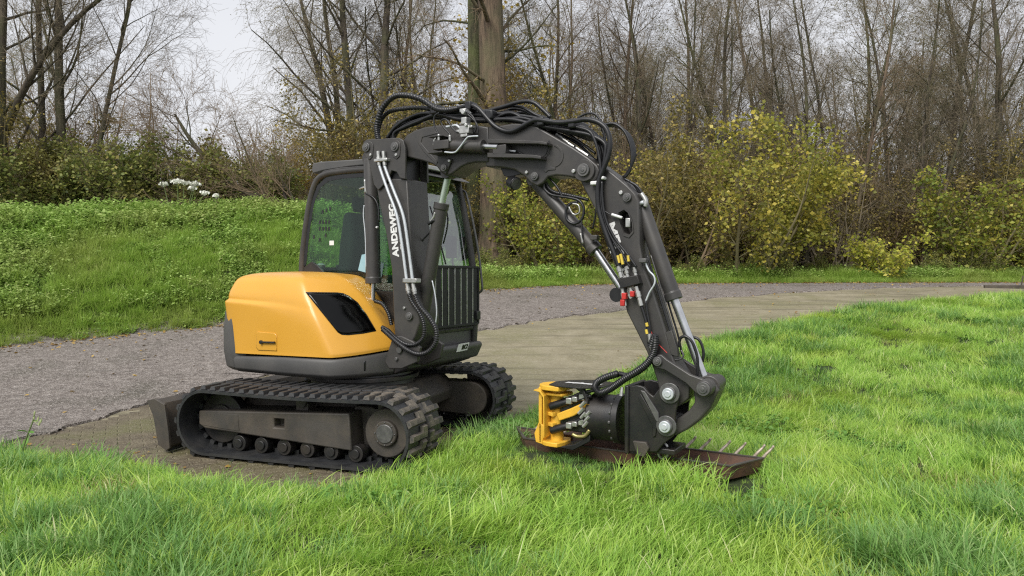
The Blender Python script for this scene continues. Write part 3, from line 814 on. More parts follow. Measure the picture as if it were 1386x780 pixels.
# dozer blade behind the idlers
BS = .07
bl = [(u + BS, z) for u, z in [(-1.34, .05), (-1.40, .10), (-1.43, .22), (-1.46, .34), (-1.53, .45), (-1.49, .475), (-1.42, .44), (-1.36, .32), (-1.33, .18), (-1.31, .08)]]
b0 = part(MB().prism(bl, -1.16, 1.16), 'dozer_blade', 'frame_paint', UC, bevel=.006)
for v0, v1 in ((-1.185, -1.157), (1.157, 1.185)):
    MB().prism([(u + BS, z) for u, z in [(-1.34, .035), (-1.43, .08), (-1.46, .22), (-1.49, .34), (-1.56, .465), (-1.47, .485), (-1.36, .44), (-1.315, .2), (-1.30, .06)]], v0, v1).build('end_plate', 'frame_paint', b0, bevel=.004)
MB().prism([(-1.345 + BS, .02), (-1.375 + BS, .02), (-1.40 + BS, .11), (-1.385 + BS, .115)], -1.155, 1.155).build('cutting_edge', 'pin', b0, bevel=.003)
for v in (-.42, .42):
    MB().prism([(-1.32, .12), (-1.32, .26), (-.7, .46), (-.6, .44), (-.6, .34)], v - .06, v + .06).build('push_arm', 'frame_paint', b0, bevel=.01)

# ---- upper body: engine hood, skirt, counterweight
def ringpts(plan, z): return [(u, v, (z[i] if isinstance(z, (list, tuple)) else z)) for i, (u, v) in enumerate(plan)]
H0 = [(-1.00, -.06), (-1.00, -.74), (-.90, -.86), (-.2, -.875), (.36, -.835), (.455, -.745), (.56, -.52), (.66, -.30), (.60, -.10)]
H1 = [(-1.03, -.06), (-1.03, -.76), (-.93, -.875), (-.2, -.89), (.21, -.85), (.31, -.76), (.42, -.56), (.53, -.34), (.48, -.10)]
H2 = [(-1.03, -.06), (-1.02, -.755), (-.93, -.865), (-.3, -.868), (.06, -.825), (.165, -.72), (.26, -.55), (.35, -.37), (.3, -.10)]
H3 = [(-1.0, -.06), (-.97, -.70), (-.88, -.80), (-.32, -.80), (-.06, -.755), (.02, -.64), (.09, -.5), (.145, -.40), (.12, -.10)]
H4 = [(-.92, -.06), (-.88, -.58), (-.80, -.66), (-.36, -.66), (-.2, -.62), (-.15, -.54), (-.1, -.45), (-.05, -.40), (-.06, -.10)]
def lr2(A, B, t): return [(a[0] + (b[0] - a[0]) * t, a[1] + (b[1] - a[1]) * t) for a, b in zip(A, B)]
HA = lr2(H1, H2, .42); HB = lr2(H1, H2, .55)
HA[1:4] = [(-1.045, -.765), (-.945, -.893), (-.28, -.897)]; HB[1:4] = [(-1.022, -.750), (-.925, -.862), (-.30, -.868)]
mb = MB()
zb = [.82, .82, .83, .845, .85, .855, .875, .90, .90]
mb.rings([ringpts(H0, zb), ringpts(H0, [z + .03 for z in zb]), ringpts(H1, 1.14), ringpts(HA, [1.325, 1.325, 1.325, 1.30, 1.24, 1.24, 1.24, 1.24, 1.24]), ringpts(HB, [1.35, 1.35, 1.35, 1.325, 1.27, 1.27, 1.27, 1.27, 1.27]), ringpts(H2, [1.40, 1.40, 1.40, 1.39, 1.38, 1.38, 1.38, 1.38, 1.38]), ringpts(H3, 1.545), ringpts(H4, 1.615)], True, True)
hood = part(mb, 'engine_hood', 'yellow', UP, ang=180, sub=3)
cr = hood.data.attributes.new('crease_edge', 'FLOAT', 'EDGE')
cvals = [0.0] * len(hood.data.edges)
for e in hood.data.edges:
    a, b = e.vertices; ra, rb_ = a // 9, b // 9
    if ra == 0 and rb_ == 0: cvals[e.index] = 1.0
    if a % 9 in (0, 8) and b % 9 in (0, 8) and a % 9 == b % 9: cvals[e.index] = 1.0
    if a % 9 == 7 and b % 9 == 7: cvals[e.index] = .85
    if a % 9 == b % 9 and a % 9 in (2, 4): cvals[e.index] = .45
    if ra == rb_ == 6: cvals[e.index] = .35
    if ra == rb_ and ra in (3, 4) and a % 9 in (1, 2, 3) and b % 9 in (1, 2, 3): cvals[e.index] = .5
    if ra == rb_ == 1: cvals[e.index] = .5
cr.data.foreach_set('value', cvals)
bpy.context.view_layer.update()
def world_bvh(o):
    dg = bpy.context.evaluated_depsgraph_get(); e = o.evaluated_get(dg); me = e.to_mesh(); mw = o.matrix_world
    t = BVHTree.FromPolygons([mw @ v.co for v in me.vertices], [tuple(p.vertices) for p in me.polygons]); e.to_mesh_clear(); return t
hb = world_bvh(hood)
CAMP = Vector((0, 0, CAMH))
def on_surf(bvh, px, py, off=0.0):
    d = Vector(((px - CX) / F, 1, (HY - py) / F)).normalized()
    h, nrm, _, _ = bvh.ray_cast(CAMP, d)
    if h is None: return None
    if nrm.dot(d) > 0: nrm = -nrm
    return h + nrm * off
def surf_panel(name, mat, poly, bvh, parent, off, thick, n=14, inner=None):
    """a thin panel that follows the surface it is set into"""
    c = (sum(p[0] for p in poly) / len(poly), sum(p[1] for p in poly) / len(poly))
    pl = [Vector(p) for p in poly]; per = []
    for i in range(len(pl)):
        a, b = pl[i], pl[(i + 1) % len(pl)]; k = max(2, int((b - a).length / 4))
        per += [a + (b - a) * (j / k) for j in range(k)]
    rings = []
    for r in range(n + 1):
        t = 1 - r / n * .98
        ring = []
        for p in per:
            q = Vector(c) + (p - Vector(c)) * t; h = on_surf(bvh, q.x, q.y, off)
            if h is None: return None
            ring.append(h)
        rings.append(ring)
    inv = parent.matrix_world.inverted()
    rings = [[inv @ p for p in r_] for r_ in rings]
    mb = MB(); mb.rings(rings, False, True)
    o = mb.build(name, mat, parent, ang=180)
    if thick: s_ = o.modifiers.new('thick', 'SOLIDIFY'); s_.thickness = thick; s_.offset = 0
    return o
wpoly = [(414.5, 397), (455, 397.5), (463, 398.5), (471, 402), (483, 411), (495, 425), (508, 447), (490, 450.5), (470, 452.6), (461, 452), (456, 449), (436, 424)]
surf_panel('hood_window', 'black_glass', wpoly, hb, hood, .008, .004, n=8)
surf_panel('window_seal', 'hose', [(413.2 + (x - 413.2) * 1.0 + (-1.2 if x < 450 else 1.2), y + (-1.4 if y < 425 else 1.4)) for x, y in wpoly], hb, hood, .0015, .002)
surf_panel('handle_recess', 'yellow', [(348, 449), (372, 451), (375, 454), (375, 475), (350, 474), (347, 470)], hb, hood, .003, .005)
hp = [on_surf(hb, x, 463 + (x - 355) * .02, .018) for x in (355, 362, 374)]
inv = hood.matrix_world.inverted(); hp = [inv @ p for p in hp]
mb = MB(); mb.tube(hp, .009, 8); mb.tube([hp[0] + Vector((0, .02, 0)), hp[0] + Vector((0, -.006, 0))], .018, 12); mb.build('handle', 'hose', hood)
# thin guard bar seen through the hood window
# rear hood behind the cab
mb = MB(); q = .03
mb.rings([[(-1.0, -.055, .84), (-1.0, .62, .84), (-.92, .74, .84), (-.77, .76, .84), (-.77, -.055, .84)], [(-1.03, -.055, 1.35), (-1.03, .62, 1.35), (-.94, .74, 1.35), (-.77, .76, 1.35), (-.77, -.055, 1.35)],
          [(-.98, -.055, 1.54), (-.98, .58, 1.54), (-.92, .68, 1.54), (-.77, .70, 1.54), (-.77, -.055, 1.54)], [(-.90, -.055, 1.605), (-.90, .52, 1.60), (-.86, .6, 1.6), (-.77, .62, 1.6), (-.77, -.055, 1.605)]], True, True)
part(mb, 'rear_hood', 'yellow', UP, bevel=.02, seg=3, ang=60)
# counterweight wrapping the tail
CWP = [(-.86, -.885), (-.99, -.86), (-1.065, -.78), (-1.10, -.6), (-1.14, -.3), (-1.155, 0), (-1.14, .3), (-1.10, .6), (-1.04, .76), (-.92, .82)]
mb = MB(); prof = [(.665, -.08), (.70, -.025), (.85, 0.0), (1.05, .002), (1.22, -.012), (1.30, -.04)]
rings = []
for z, off in prof:
    rr = []
    for i, (u, v) in enumerate(CWP):
        k = 1 + off / 1.2; rr.append((u * k, v * k, z - (0.0 if i else 0.0)))
    k2 = [(u * .86 + (0 if abs(v) > .7 else .0), v * .90, z) for u, v in CWP[::-1]]
    rings.append(rr + k2)
mb.rings(rings, True, True)
part(mb, 'counterweight', 'grey_panel', UP, ang=60, bevel=.01)
# lower skirt
SK = [(-.90, -.868), (-.2, -.885), (.36, -.845), (.46, -.75), (.56, -.53), (.66, -.32), (.60, -.12), (-.9, -.12)]
def sh(p, k, du=0): return [(u * k + du, v * k) for u, v in p]
mb = MB()
zt = [.805, .83, .835, .84, .86, .885, .885, .805]
mb.rings([ringpts(sh(SK, .93, -.01), .655), ringpts(sh(SK, .985), .69), ringpts(SK, [z - .03 for z in zt]), ringpts(sh(SK, .985), zt)], True, True)
sk = part(mb, 'side_skirt', 'grey_panel', UP, bevel=.012, seg=3, ang=50)
bpy.context.view_layer.update()
sb = world_bvh(sk)
surf_panel('slot', 'hose', [(492.5, 489), (495, 488.5), (494.5, 502), (492.5, 502)], sb, sk, .001, .002, n=3)
# deck under cab and boom
mb = MB(); mb.prism([(-.95, .66), (.62, .66), (.80, .72), (.80, .80), (-.95, .80)], -.30, .74); part(mb, 'turntable_deck', 'black_paint', UP, bevel=.01)
# bits on the rear deck
mb = MB(); mb.tube([(-.86, .30, 1.6), (-.86, .30, 1.66)], [.03, .03], 14); mb.tube([(-.86, .30, 1.655), (-.86, .30, 1.685), (-.86, .30, 1.705)], [.045, .05, .025], 14); part(mb, 'exhaust_cap', 'zinc', UP)
mb = MB(); mb.box(-.80, -.73, .42, .52, 1.60, 1.66); mb.box(-.78, -.75, .44, .5, 1.655, 1.69); part(mb, 'rear_camera', 'hose', UP, bevel=.008)

# ---- cab
CV0, CV1 = -.08, .78
PROF = [(-.76, .80), (-.75, 1.62), (-.70, 2.02), (-.63, 2.34), (-.545, 2.53), (-.42, 2.60), (-.2, 2.615), (.15, 2.61), (.56, 2.575), (.64, 2.44), (.73, 2.06), (.80, 1.66), (.825, 1.3), (.82, 1.0), (.80, .80)]
def cab_side(v, s, name):
    mb = MB()
    pv = [(u, v, z) for u, z in PROF]
    mb.tube(spline(pv, 5), .036, 10)
    return part(mb, name, 'dark_paint', UP, ang=50)
cab_side(CV0, -1, 'cab_side_frame'); cab_side(CV1, 1, 'cab_side_frame')
def inner(k=0.0): return [(u + (0.03 if u < 0 else -.03) * (1 if z < 2.5 else 0), z - (.03 if z > 2.5 else 0)) for u, z in PROF]
IN = [(-.72, 1.66), (-.67, 2.02), (-.605, 2.32), (-.52, 2.49), (-.40, 2.565), (-.2, 2.58), (.15, 2.575), (.535, 2.545), (.61, 2.43), (.70, 2.05), (.765, 1.68)]
# lower edge of the side window dips towards the front
WL = [(.77, 1.42), (.3, 1.43), (.0, 1.46), (-.25, 1.52), (-.42, 1.60), (-.52, 1.68), (-.60, 1.72)]
def side_glass(v, mat):
    mb = MB(); mb.prism(IN + WL, v - .004, v + .004); g = part(mb, 'side_window', mat, UP, ang=30); return g
gw = side_glass(CV0 - .01, 'cab_glass'); side_glass(CV1 + .01, 'cab_glass')
def side_panel(v): 
    pts = [(-.75, .82), (-.735, 1.62), (-.72, 1.655), (-.605, 1.715), (-.52, 1.675), (-.42, 1.595), (-.25, 1.515), (0, 1.455), (.3, 1.425), (.78, 1.415), (.81, 1.3), (.80, .82)]
    return part(MB().prism(pts, v - .015, v + .015), 'cab_side_panel', 'black_paint', UP, bevel=.004)
side_panel(CV0); side_panel(CV1)
# black printed border round the glass
bord = MB(); n = len(IN)
ins = [(u * .93 - .003, z - (z - 2.05) * .075) for u, z in IN]
vs = [(u, CV0 - .0165, z) for u, z in IN] + [(u, CV0 - .0165, z) for u, z in ins]
bord.add(vs, [(i, i + 1, n + i + 1, n + i) for i in range(n - 1)])
bd = bord.build('glass_border', 'hose', gw)
# stickers on the side window
mb = MB(); (u0, z0), (u1, z1) = UP.tr(446, 326, CV0 - .016), UP.tr(452, 332, CV0 - .016); mb.box(u0, u1, CV0 - .0175, CV0 - .0150, z1, z0); mb.build('window_sticker', 'white_print', gw)
for pl in ([(490, 345), (495, 344), (495, 369), (485, 366)], [(516, 355), (520, 357), (517, 374), (514, 378)]):
    MB().prism(UP.trs(pl, CV0 - .018), CV0 - .022, CV0 - .018).build('blue_sheet', 'blue_paper', gw)
# instruction print on the far window glass: small dark marks
mb = MB()
for (cx_, cy_) in [(433 + 4.2 * i, y_) for i in range(4) for y_ in (301, 310)] + [(425, 321), (433, 325), (441, 319)] + [(437 + 5 * i, 287 - 2 * i) for i in range(3)]:
    (u0, z0), (u1, z1) = UP.tr(cx_ - 1.3, cy_ - 2.6, CV0 - .0155), UP.tr(cx_ + 1.0, cy_ + 2.4, CV0 - .0155); mb.box(u0, u1, CV0 - .0165, CV0 - .0145, z1, z0)
mb.build('window_print', 'seat_cloth', gw)
# roof
RP = [(-.57, 2.555), (-.42, 2.635), (-.2, 2.65), (.15, 2.645), (.62, 2.60), (.74, 2.545), (.75, 2.53), (.60, 2.565), (.15, 2.60), (-.4, 2.59), (-.55, 2.53)]
roof = part(MB().prism(RP, CV0 - .03, CV1 + .03), 'cab_roof', 'dark_paint', UP, bevel=.012, seg=3)
vis = MB(); vis.prism([(-.60, 2.62), (-.62, 2.66), (-.60, 2.725), (-.5, 2.735), (.45, 2.71), (.45, 2.655), (-.1, 2.655), (-.45, 2.64)], CV0 + .0, CV1 - .04)
ro = vis.build('roof_box', 'grey_panel', roof, bevel=.012)
cut(ro, MB().box(-.53, -.28, CV0 - .05, CV0 + .03, 2.665, 2.715))
mb = MB(); mb.box(-.52, -.29, CV0 + .012, CV0 + .05, 2.672, 2.708); mb.build('work_light', 'lamp_white', roof, bevel=.006)
mb = MB(); mb.box(.46, .70, CV0 + .08, CV1 - .08, 2.60, 2.645); mb.build('light_bar', 'zinc', roof, bevel=.01)
# windscreen, front pillars, lower front with slatted guard
ws = MB(); wp = [(.555, 2.53), (.625, 2.42), (.715, 2.05), (.785, 1.66)]
ws.rings([[(u, v, z) for v in (CV0 + .04, .2, .5, CV1 - .04)] for u, z in wp], False, False, closed=False)
w_ = part(ws, 'windscreen', 'clear_glass', UP, ang=180)
lo = MB(); lo.rings([[(u, v, z) for v in (CV0 + .04, .35, CV1 - .04)] for u, z in [(.79, 1.64), (.81, 1.3), (.805, 1.06)]], False, False, closed=False)
part(lo, 'lower_windscreen', 'clear_glass', UP, ang=180)
for u_, z_, r_ in ((.788, 1.65, .022), (.57, 2.555, .03), (.805, 1.04, .03)): part(MB().tube([(u_, CV0, z_), (u_, CV1, z_)], r_, 8), 'front_cross_rail', 'dark_paint', UP)
mb = MB(); mb.box(.775, .80, CV0 + .03, CV1 - .03, .80, 1.05); part(mb, 'front_kick_panel', 'grey_panel', UP, bevel=.005)
gd = MB(); gv0, gv1, gz0, gz1 = CV0 + .0, CV1 - .005, 1.08, 1.655
for v in (gv0, gv1): gd.box(.855, .88, v - .012, v + .012, gz0, gz1)
for z in (gz0, gz1): gd.box(.855, .88, gv0, gv1, z - .012, z + .012)
for v, z in ((gv0, gz0), (gv1, gz0), (gv0, gz1), (gv1, gz1)): gd.box(.80, .86, v - .01, v + .01, z - .01, z + .01)
G = part(gd, 'window_guard', 'matt_black', UP, bevel=.003)
nsl = 8; pit = (gv1 - gv0) / nsl
for k in range(nsl):
    v = gv0 + pit * (k + .5); m_ = MB()
    m_.box(.862, .872, v - pit * .39, v + pit * .39, gz0 + .01, gz1 - .01); m_.build('slat', 'matt_black', G, bevel=.003)
for k in range(1, nsl):
    v = gv0 + pit * k; m_ = MB(); m_.box(.870, .876, v - .0055, v + .0055, gz0 + .012, gz1 - .012); m_.build('slat_bar', 'zinc', G)
mb = MB(); mb.box(.86, .90, CV1 - .07, CV1 + .0, 1.12, 1.21); part(mb, 'guard_latch', 'hose', UP, bevel=.006)
# cab floor skirt with sticker
mb = MB(); mb.prism([(-.7, .70), (.70, .70), (.83, .74), (.89, .86), (.87, .895), (-.7, .895)], -.10, .84)
cs = part(mb, 'cab_base', 'grey_panel', UP, bevel=.025, seg=3)
# grab rail on the door side
rp = [UP.p3(x, y, CV1 + .02) for x, y in ((619, 257), (627, 258.5), (632, 266), (641, 305), (648, 345), (652, 380), (652.5, 392), (648, 397))]
part(MB().tube(spline(rp, 5), .012, 8), 'grab_rail', 'pin', UP, ang=180)
# interior
mb = MB(); mb.prism([(-.50, 1.42), (-.38, 1.40), (-.30, 1.62), (-.26, 1.9), (-.30, 2.22), (-.40, 2.24), (-.46, 1.9)], .14, .58); st = part(mb, 'seat', 'seat_cloth', UP, bevel=.05, seg=4)
MB().prism([(-.36, 2.23), (-.30, 2.25), (-.31, 2.40), (-.38, 2.40)], .24, .48).build('headrest', 'seat_cloth', st, bevel=.03, seg=3)
MB().prism([(-.42, 1.22), (.12, 1.22), (.16, 1.30), (.12, 1.42), (-.40, 1.42)], .12, .60).build('seat_cushion', 'seat_cloth', st, bevel=.05, seg=3)
MB().box(-.36, .06, .2, .52, .85, 1.23).build('seat_base', 'hose', st, bevel=.02)
for v in (.02, .64):
    MB().prism([(-.25, 1.44), (.22, 1.42), (.24, 1.54), (-.2, 1.58)], v - .05, v + .05).build('arm_console', 'seat_cloth', st, bevel=.02)
    m_ = MB(); m_.tube([(.16, v, 1.53), (.19, v, 1.72)], .018, 8); m_.build('joystick', 'hose', st)
MB().box(-.72, .78, CV0 + .02, CV1 - .02, .86, .90).build('cab_floor', 'hose', st)
MB().prism([(-.74, .9), (-.74, 1.62), (-.735, 1.66), (-.70, 1.66), (-.70, 1.6), (-.70, .9)], CV0 + .02, CV1 - .02).build('rear_wall', 'hose', st)
mb = MB(); mb.rings([[(u, v, z) for v in (CV0 + .05, CV1 - .05)] for u, z in [(-.735, 1.66), (-.69, 1.98), (-.62, 2.33), (-.53, 2.52)]], False, False, closed=False); part(mb, 'rear_window', 'cab_glass', UP, ang=180)
mb = MB(); mb.box(.60, .66, .58, .70, 1.75, 1.98); mb.tube([(.66, .66, 1.3), (.64, .64, 1.8)], .012, 6); part(mb, 'monitor', 'hose', UP, bevel=.01)
# wiper
mb = MB(); mb.tube([(.80, .3, 1.68), (.70, .25, 2.1), (.665, .22, 2.25)], .008, 6); part(mb, 'wiper', 'hose', UP)

# ---- boom post and its foot
PW = .15
foot = MB()
foot.prism(BM.trs([(533, 455), (545, 455), (560, 462), (570, 470), (566, 490), (545, 499), (528, 499), (522, 490)], -PW - .02), -PW - .035, -PW + .0)
foot.prism(BM.trs([(533, 455), (545, 455), (560, 462), (570, 470), (566, 490), (545, 499), (528, 499), (522, 490)], -PW - .02), PW, PW + .035)
ft = part(foot, 'boom_foot', 'dark_paint', BM, bevel=.008)
for x, y, r in ((541, 474, .030), (537, 486, .016)): u, z = BM.tr(x, y, -PW - .04); MB().vcyl(u, z, -PW - .055, -PW - .03, r).build('pivot_bolt', 'pin', ft, bevel=.004)
post_out = [(508, 242), (551, 242), (556, 330), (561, 385), (566, 412), (568, 436), (562, 456), (550, 475), (538, 478), (534, 455), (532.5, 425), (530, 365), (522, 315), (512, 270)]
post = part(MB().prism(BM.trs(post_out, -PW), -PW, PW), 'boom_post', 'dark_paint', BM, bevel=.012)
# head plates of the post
hp_ = [(491.5, 193), (496, 189), (540, 186.5), (546, 190), (548.5, 200), (549, 243), (541, 241), (537, 233), (530, 231), (524, 246), (512, 258), (506, 250), (500, 222)]
for a, b in ((-PW - .022, -PW + .004), (PW - .004, PW + .022)):
    MB().prism(BM.trs(hp_, -PW - .02), a, b).build('head_plate', 'dark_paint', post, bevel=.006)
mb = MB(); u0, z0 = BM.tr(508, 243, -PW); u1, z1 = BM.tr(541, 196, -PW); mb.box(u0, u1, -PW + .02, PW - .02, z0 - .03, z1); mb.build('post_core', 'black_paint', post)
def pins(parent, frame, v, lst, mat='pin'):
    for x, y, r in lst:
        u, z = frame.tr(x, y, v); m_ = MB(); m_.vcyl(u, z, v - .022, v + .006, r * 1.0, 24); m_.vcyl(u, z, v - .030, v - .02, r * .62, 20); m_.vcyl(u, z, v - .034, v - .028, r * .3, 6); m_.build('pin', mat, parent, bevel=.003)
def studs(parent, frame, v, lst, mat='zinc', r=.013):
    for x, y in lst:
        u, z = frame.tr(x, y, v); m_ = MB(); m_.vcyl(u, z, v - .018, v + .004, r, 10); m_.build('bolt', mat, parent, bevel=.003)
pins(post, BM, -PW - .022, [(497, 200, .042), (535.5, 199, .042)]); studs(post, BM, -PW - .022, [(502.5, 210), (537, 210)])
pins(post, BM, -PW, [(555, 428, .036)]); studs(post, BM, -PW, [(548, 417)])
# keeper plates round the head pins
for x, y in ((536, 203), (499.5, 204)):
    u, z = BM.tr(x, y, -PW - .022); u -= 0
    m_ = MB(); pts = [(u + .055 * math.cos(a), z + .03 + .055 * math.sin(a)) for a in np.linspace(0, math.pi, 9)] + [(u - .03, z - .06), (u + .01, z - .085), (u + .045, z - .06)]
    m_.prism(pts, -PW - .030, -PW - .021); m_.build('keeper_plate', 'dark_paint', post, bevel=.003)

# ---- lettering (flat print)
def text_mesh(body, size, name, shear=0.0):
    cu = bpy.data.curves.new(name, 'FONT'); cu.body = body; cu.size = size; cu.align_x = 'LEFT'; cu.extrude = .0012; cu.offset = size * .045; cu.shear = shear; cu.resolution_u = 3
    t = bpy.data.objects.new(name, cu); col.objects.link(t); bpy.context.view_layer.update()
    me = bpy.data.meshes.new_from_object(t.evaluated_get(bpy.context.evaluated_depsgraph_get())); bpy.data.objects.remove(t); return me
def lettering(body, frame, v, p0, p1, height_px, parent, mat='white_print', squash=None, up=None):
    """print body from pixel p0 (baseline start) to p1 (baseline end) on the plane v"""
    a, b = Vector(frame.tr(*p0, v)), Vector(frame.tr(*p1, v)); d = b - a; L = d.length
    me = text_mesh(body, 1.0, 'lettering'); xs_ = [q.co.x for q in me.vertices]; ys_ = [q.co.y for q in me.vertices]
    sx = L / (max(xs_) - min(xs_)); x0 = min(xs_); cap = max(ys_) - min(ys_); y0 = min(ys_); H = height_px / F * 6.6; sy = H / cap
    ex = d.normalized(); ey = Vector((-ex.y, ex.x))
    for q in me.vertices:
        w2 = a + ex * ((q.co.x - x0) * sx) + ey * ((q.co.y - y0) * sy); q.co = (w2.x, v - .0016 - q.co.z, w2.y)
    me.materials.clear(); me.materials.append(M[mat]); o = bpy.data.objects.new('lettering', me); link(o, parent); return o
lettering('ANDEWEG', BM, -PW, (540.5, 348), (534.5, 275), 11.0, post)
lettering('GRONDVERZET', BM, -PW, (545.0, 338), (540.5, 290), 3.2, post)
MB().prism(UP.trs([(621, 466), (635.5, 464), (634, 474.5), (619, 477)], .1), .1, .1)
me_u = .8915
m_ = MB(); 
def front_pt(px, py, u):
    a, b = (px - CX) / F, (HY - py) / F   # plane u = const of UP
    nx, ny = UP.c, -UP.s; t = (u + nx * UP.o[0] + ny * UP.o[1]) / (nx * a + ny)
    X, Y = a * t - UP.o[0], t - UP.o[1]; return (u, UP.s * X + UP.c * Y, CAMH + b * t)
q = [front_pt(x, y, .893) for x, y in ((620.5, 466), (635, 463.5), (633.5, 474), (619, 477))]
q = [(.872 + (p[2] - .80) * .19 + .006, p[1], p[2]) for p in q]
m_.add(q + [(u - .004, v, z) for u, v, z in q], [(0, 1, 2, 3), (7, 6, 5, 4), (0, 4, 5, 1), (1, 5, 6, 2), (2, 6, 7, 3), (3, 7, 4, 0)])
stk = m_.build('sticker', 'white_print', cs)
tm = text_mesh('8MCR', 1.0, 'lettering'); xs_ = [p.co.x for p in tm.vertices]; ys_ = [p.co.y for p in tm.vertices]
P0, P1, P3 = Vector(q[3]), Vector(q[2]), Vector(q[0])
for p in tm.vertices:
    sx = (p.co.x - min(xs_)) / (max(xs_) - min(xs_)); sy = (p.co.y - min(ys_)) / (max(ys_) - min(ys_)); off = .0015 + p.co.z
    xx = P0 + (P1 - P0) * (.40 + .56 * sx) + (P3 - P0) * (.18 + .64 * sy); p.co = xx + Vector((off, 0, 0))
tm.materials.clear(); tm.materials.append(M['hose']); link(bpy.data.objects.new('lettering', tm), stk)

# ---- hydraulic cylinders
def cylinder(name, frame, v, barrel, rod, rb_, rr, rodmat='steel', head=True, rod_end=None):
    a, b = Vector(frame.p3(*barrel[0], v)), Vector(frame.p3(*barrel[1], v)); d = (b - a).normalized()
    mb = MB(); mb.tube([a, a + d * .03, b - d * .06, b - d * .055, b], [rb_ * .9, rb_, rb_, rb_ * 1.1, rb_ * 1.1], 24)
    o = part(mb, name, 'dark_paint', frame, bevel=.004)
    r1 = Vector(frame.p3(*rod, v)); m_ = MB(); m_.cyl(b - d * .02, r1, rr, sides=20); m_.build('rod', rodmat, o)
    m_ = MB(); m_.vcyl(r1.x, r1.z, v - .05, v + .05, rr * 1.9, 20); m_.build('rod_eye', 'dark_paint', o, bevel=.005)
    m_ = MB(); m_.vcyl(a.x, a.z, v - .05, v + .05, rb_ * .95, 20); m_.build('barrel_eye', 'dark_paint', o, bevel=.005)
    return o
c1 = cylinder('lift_cylinder', BM, -.02, ((571, 432), (598, 275)), (607.5, 234), .062, .030, 'rod_green')
c2 = cylinder('post_cylinder', BM, .06, ((502, 215), (505.5, 384)), (504, 432), .070, .021, 'steel')
c3 = cylinder('arm_cylinder', BM, 0.0, ((724, 244), (807, 340)), (846, 398), .056, .030, 'steel')
c4 = cylinder('tool_cylinder', BM, .03, ((866, 272), (913, 406)), (956, 520), .058, .032, 'steel')
# fittings on cylinders
def fit(parent, frame, pts, v, r, mat, sides=8): MB().tube(spline([frame.p3(x, y, v) for x, y in pts], 5), r, sides).build('pipe', mat, parent, ang=180)
fit(c2, BM, [(494, 243), (495, 262)], .0, .012, 'zinc'); fit(c2, BM, [(487, 256), (494, 254), (497, 262)], .0, .010, 'zinc'); fit(c2, BM, [(495, 262), (506, 268), (512, 280), (513, 300)], -.01, .008, 'hose')
fit(c2, BM, [(493, 278), (492, 292), (494.5, 320), (495.5, 365)], .0, .006, 'tube_zinc')
fit(c1, BM, [(583, 300), (587, 294), (589, 288)], -.08, .012, 'zinc'); fit(c1, BM, [(580, 303), (588, 298)], -.08, .014, 'hose')
fit(c4, BM, [(868, 262), (874, 272), (873, 280)], -.03, .018, 'zinc'); fit(c4, BM, [(862, 277), (871, 274)], -.04, .016, 'tube_zinc')
fit(c3, BM, [(786, 316), (789, 330)], -.07, .010, 'zinc')
m_ = MB(); u, z = BM.tr(806, 322, -.05); m_.box(u - .03, u + .03, -.09, -.03, z - .02, z + .02); m_.build('port_block', 'dark_paint', c3, bevel=.006)
studs(c2, BM, -.012, [(511, 308)], 'white_print', .010)

# ---- first boom section
B1 = .125
b1_out = [(545, 190), (551, 182), (560, 177), (574, 172), (590, 169.5), (620, 168), (650, 170), (661, 172), (661, 220), (644, 220), (633, 222), (624, 226), (615, 233), (609, 237), (602, 237.5), (596, 233), (591, 226), (585, 222), (572, 218), (552, 213), (546, 210)]
boom = part(MB().prism(BM.trs(b1_out, -B1), -B1, B1), 'boom', 'dark_paint', BM, bevel=.014, seg=3)
# raised stiffener outline on the flank
MB().prism(BM.trs([(567, 183), (590, 178), (592, 181), (572, 186), (570, 193), (578, 203), (593, 219), (591, 223), (574, 206), (566, 194)], -B1), -B1 - .006, -B1 + .004).build('stiffener', 'dark_paint', boom, bevel=.003)
MB().prism(BM.trs([(597, 231), (600, 221), (607, 214), (613, 216), (611, 222), (605, 236)], -B1), -B1 - .018, -B1 + .004).build('lug_plate', 'dark_paint', boom, bevel=.005)
pins(boom, BM, -B1 - .018, [(602, 227.5, .030)]); studs(boom, BM, -B1 - .018, [(609, 218)])
# offset cylinder along the flank
oc = MB(); a, b = Vector(BM.p3(600, 197, -B1 - .075)), Vector(BM.p3(655, 198.5, -B1 - .075)); oc.tube([a, b - Vector((.03, 0, 0)), b - Vector((.028, 0, 0)), b], [.052, .052, .058, .058], 24)
oc = part(oc, 'offset_cylinder', 'dark_paint', BM, bevel=.003)
MB().cyl(b - Vector((.01, 0, 0)), BM.p3(674, 199.5, -B1 - .075), .024, sides=18).build('rod', 'steel', oc)
(u0, z0), (u1, z1) = BM.tr(590, 204, -B1 - .1), BM.tr(611, 190, -B1 - .1)
MB().box(u0, u1, -B1 - .145, -B1 - .02, z0, z1).build('valve_block', 'dark_paint', oc, bevel=.006)
(u0, z0), (u1, z1) = BM.tr(583, 209, -B1 - .1), BM.tr(602, 205, -B1 - .1); MB().box(u0, u1, -B1 - .14, -B1 + .01, z0, z1).build('bracket', 'dark_paint', oc, bevel=.003)
(u0, z0), (u1, z1) = BM.tr(583, 187, -B1 - .1), BM.tr(602, 184, -B1 - .1); MB().box(u0, u1, -B1 - .14, -B1 + .01, z0, z1).build('bracket', 'dark_paint', oc, bevel=.003)
fit(oc, BM, [(594, 190), (594, 183), (588, 170), (588, 158), (594, 153)], -B1 - .12, .007, 'hose'); fit(oc, BM, [(594, 191), (594, 182)], -B1 - .12, .012, 'zinc')
fit(oc, BM, [(609, 191), (609, 182), (600, 172), (597, 164), (604, 162), (612, 173), (619, 180)], -B1 - .12, .007, 'hose'); fit(oc, BM, [(609, 192), (609, 183)], -B1 - .12, .012, 'zinc')
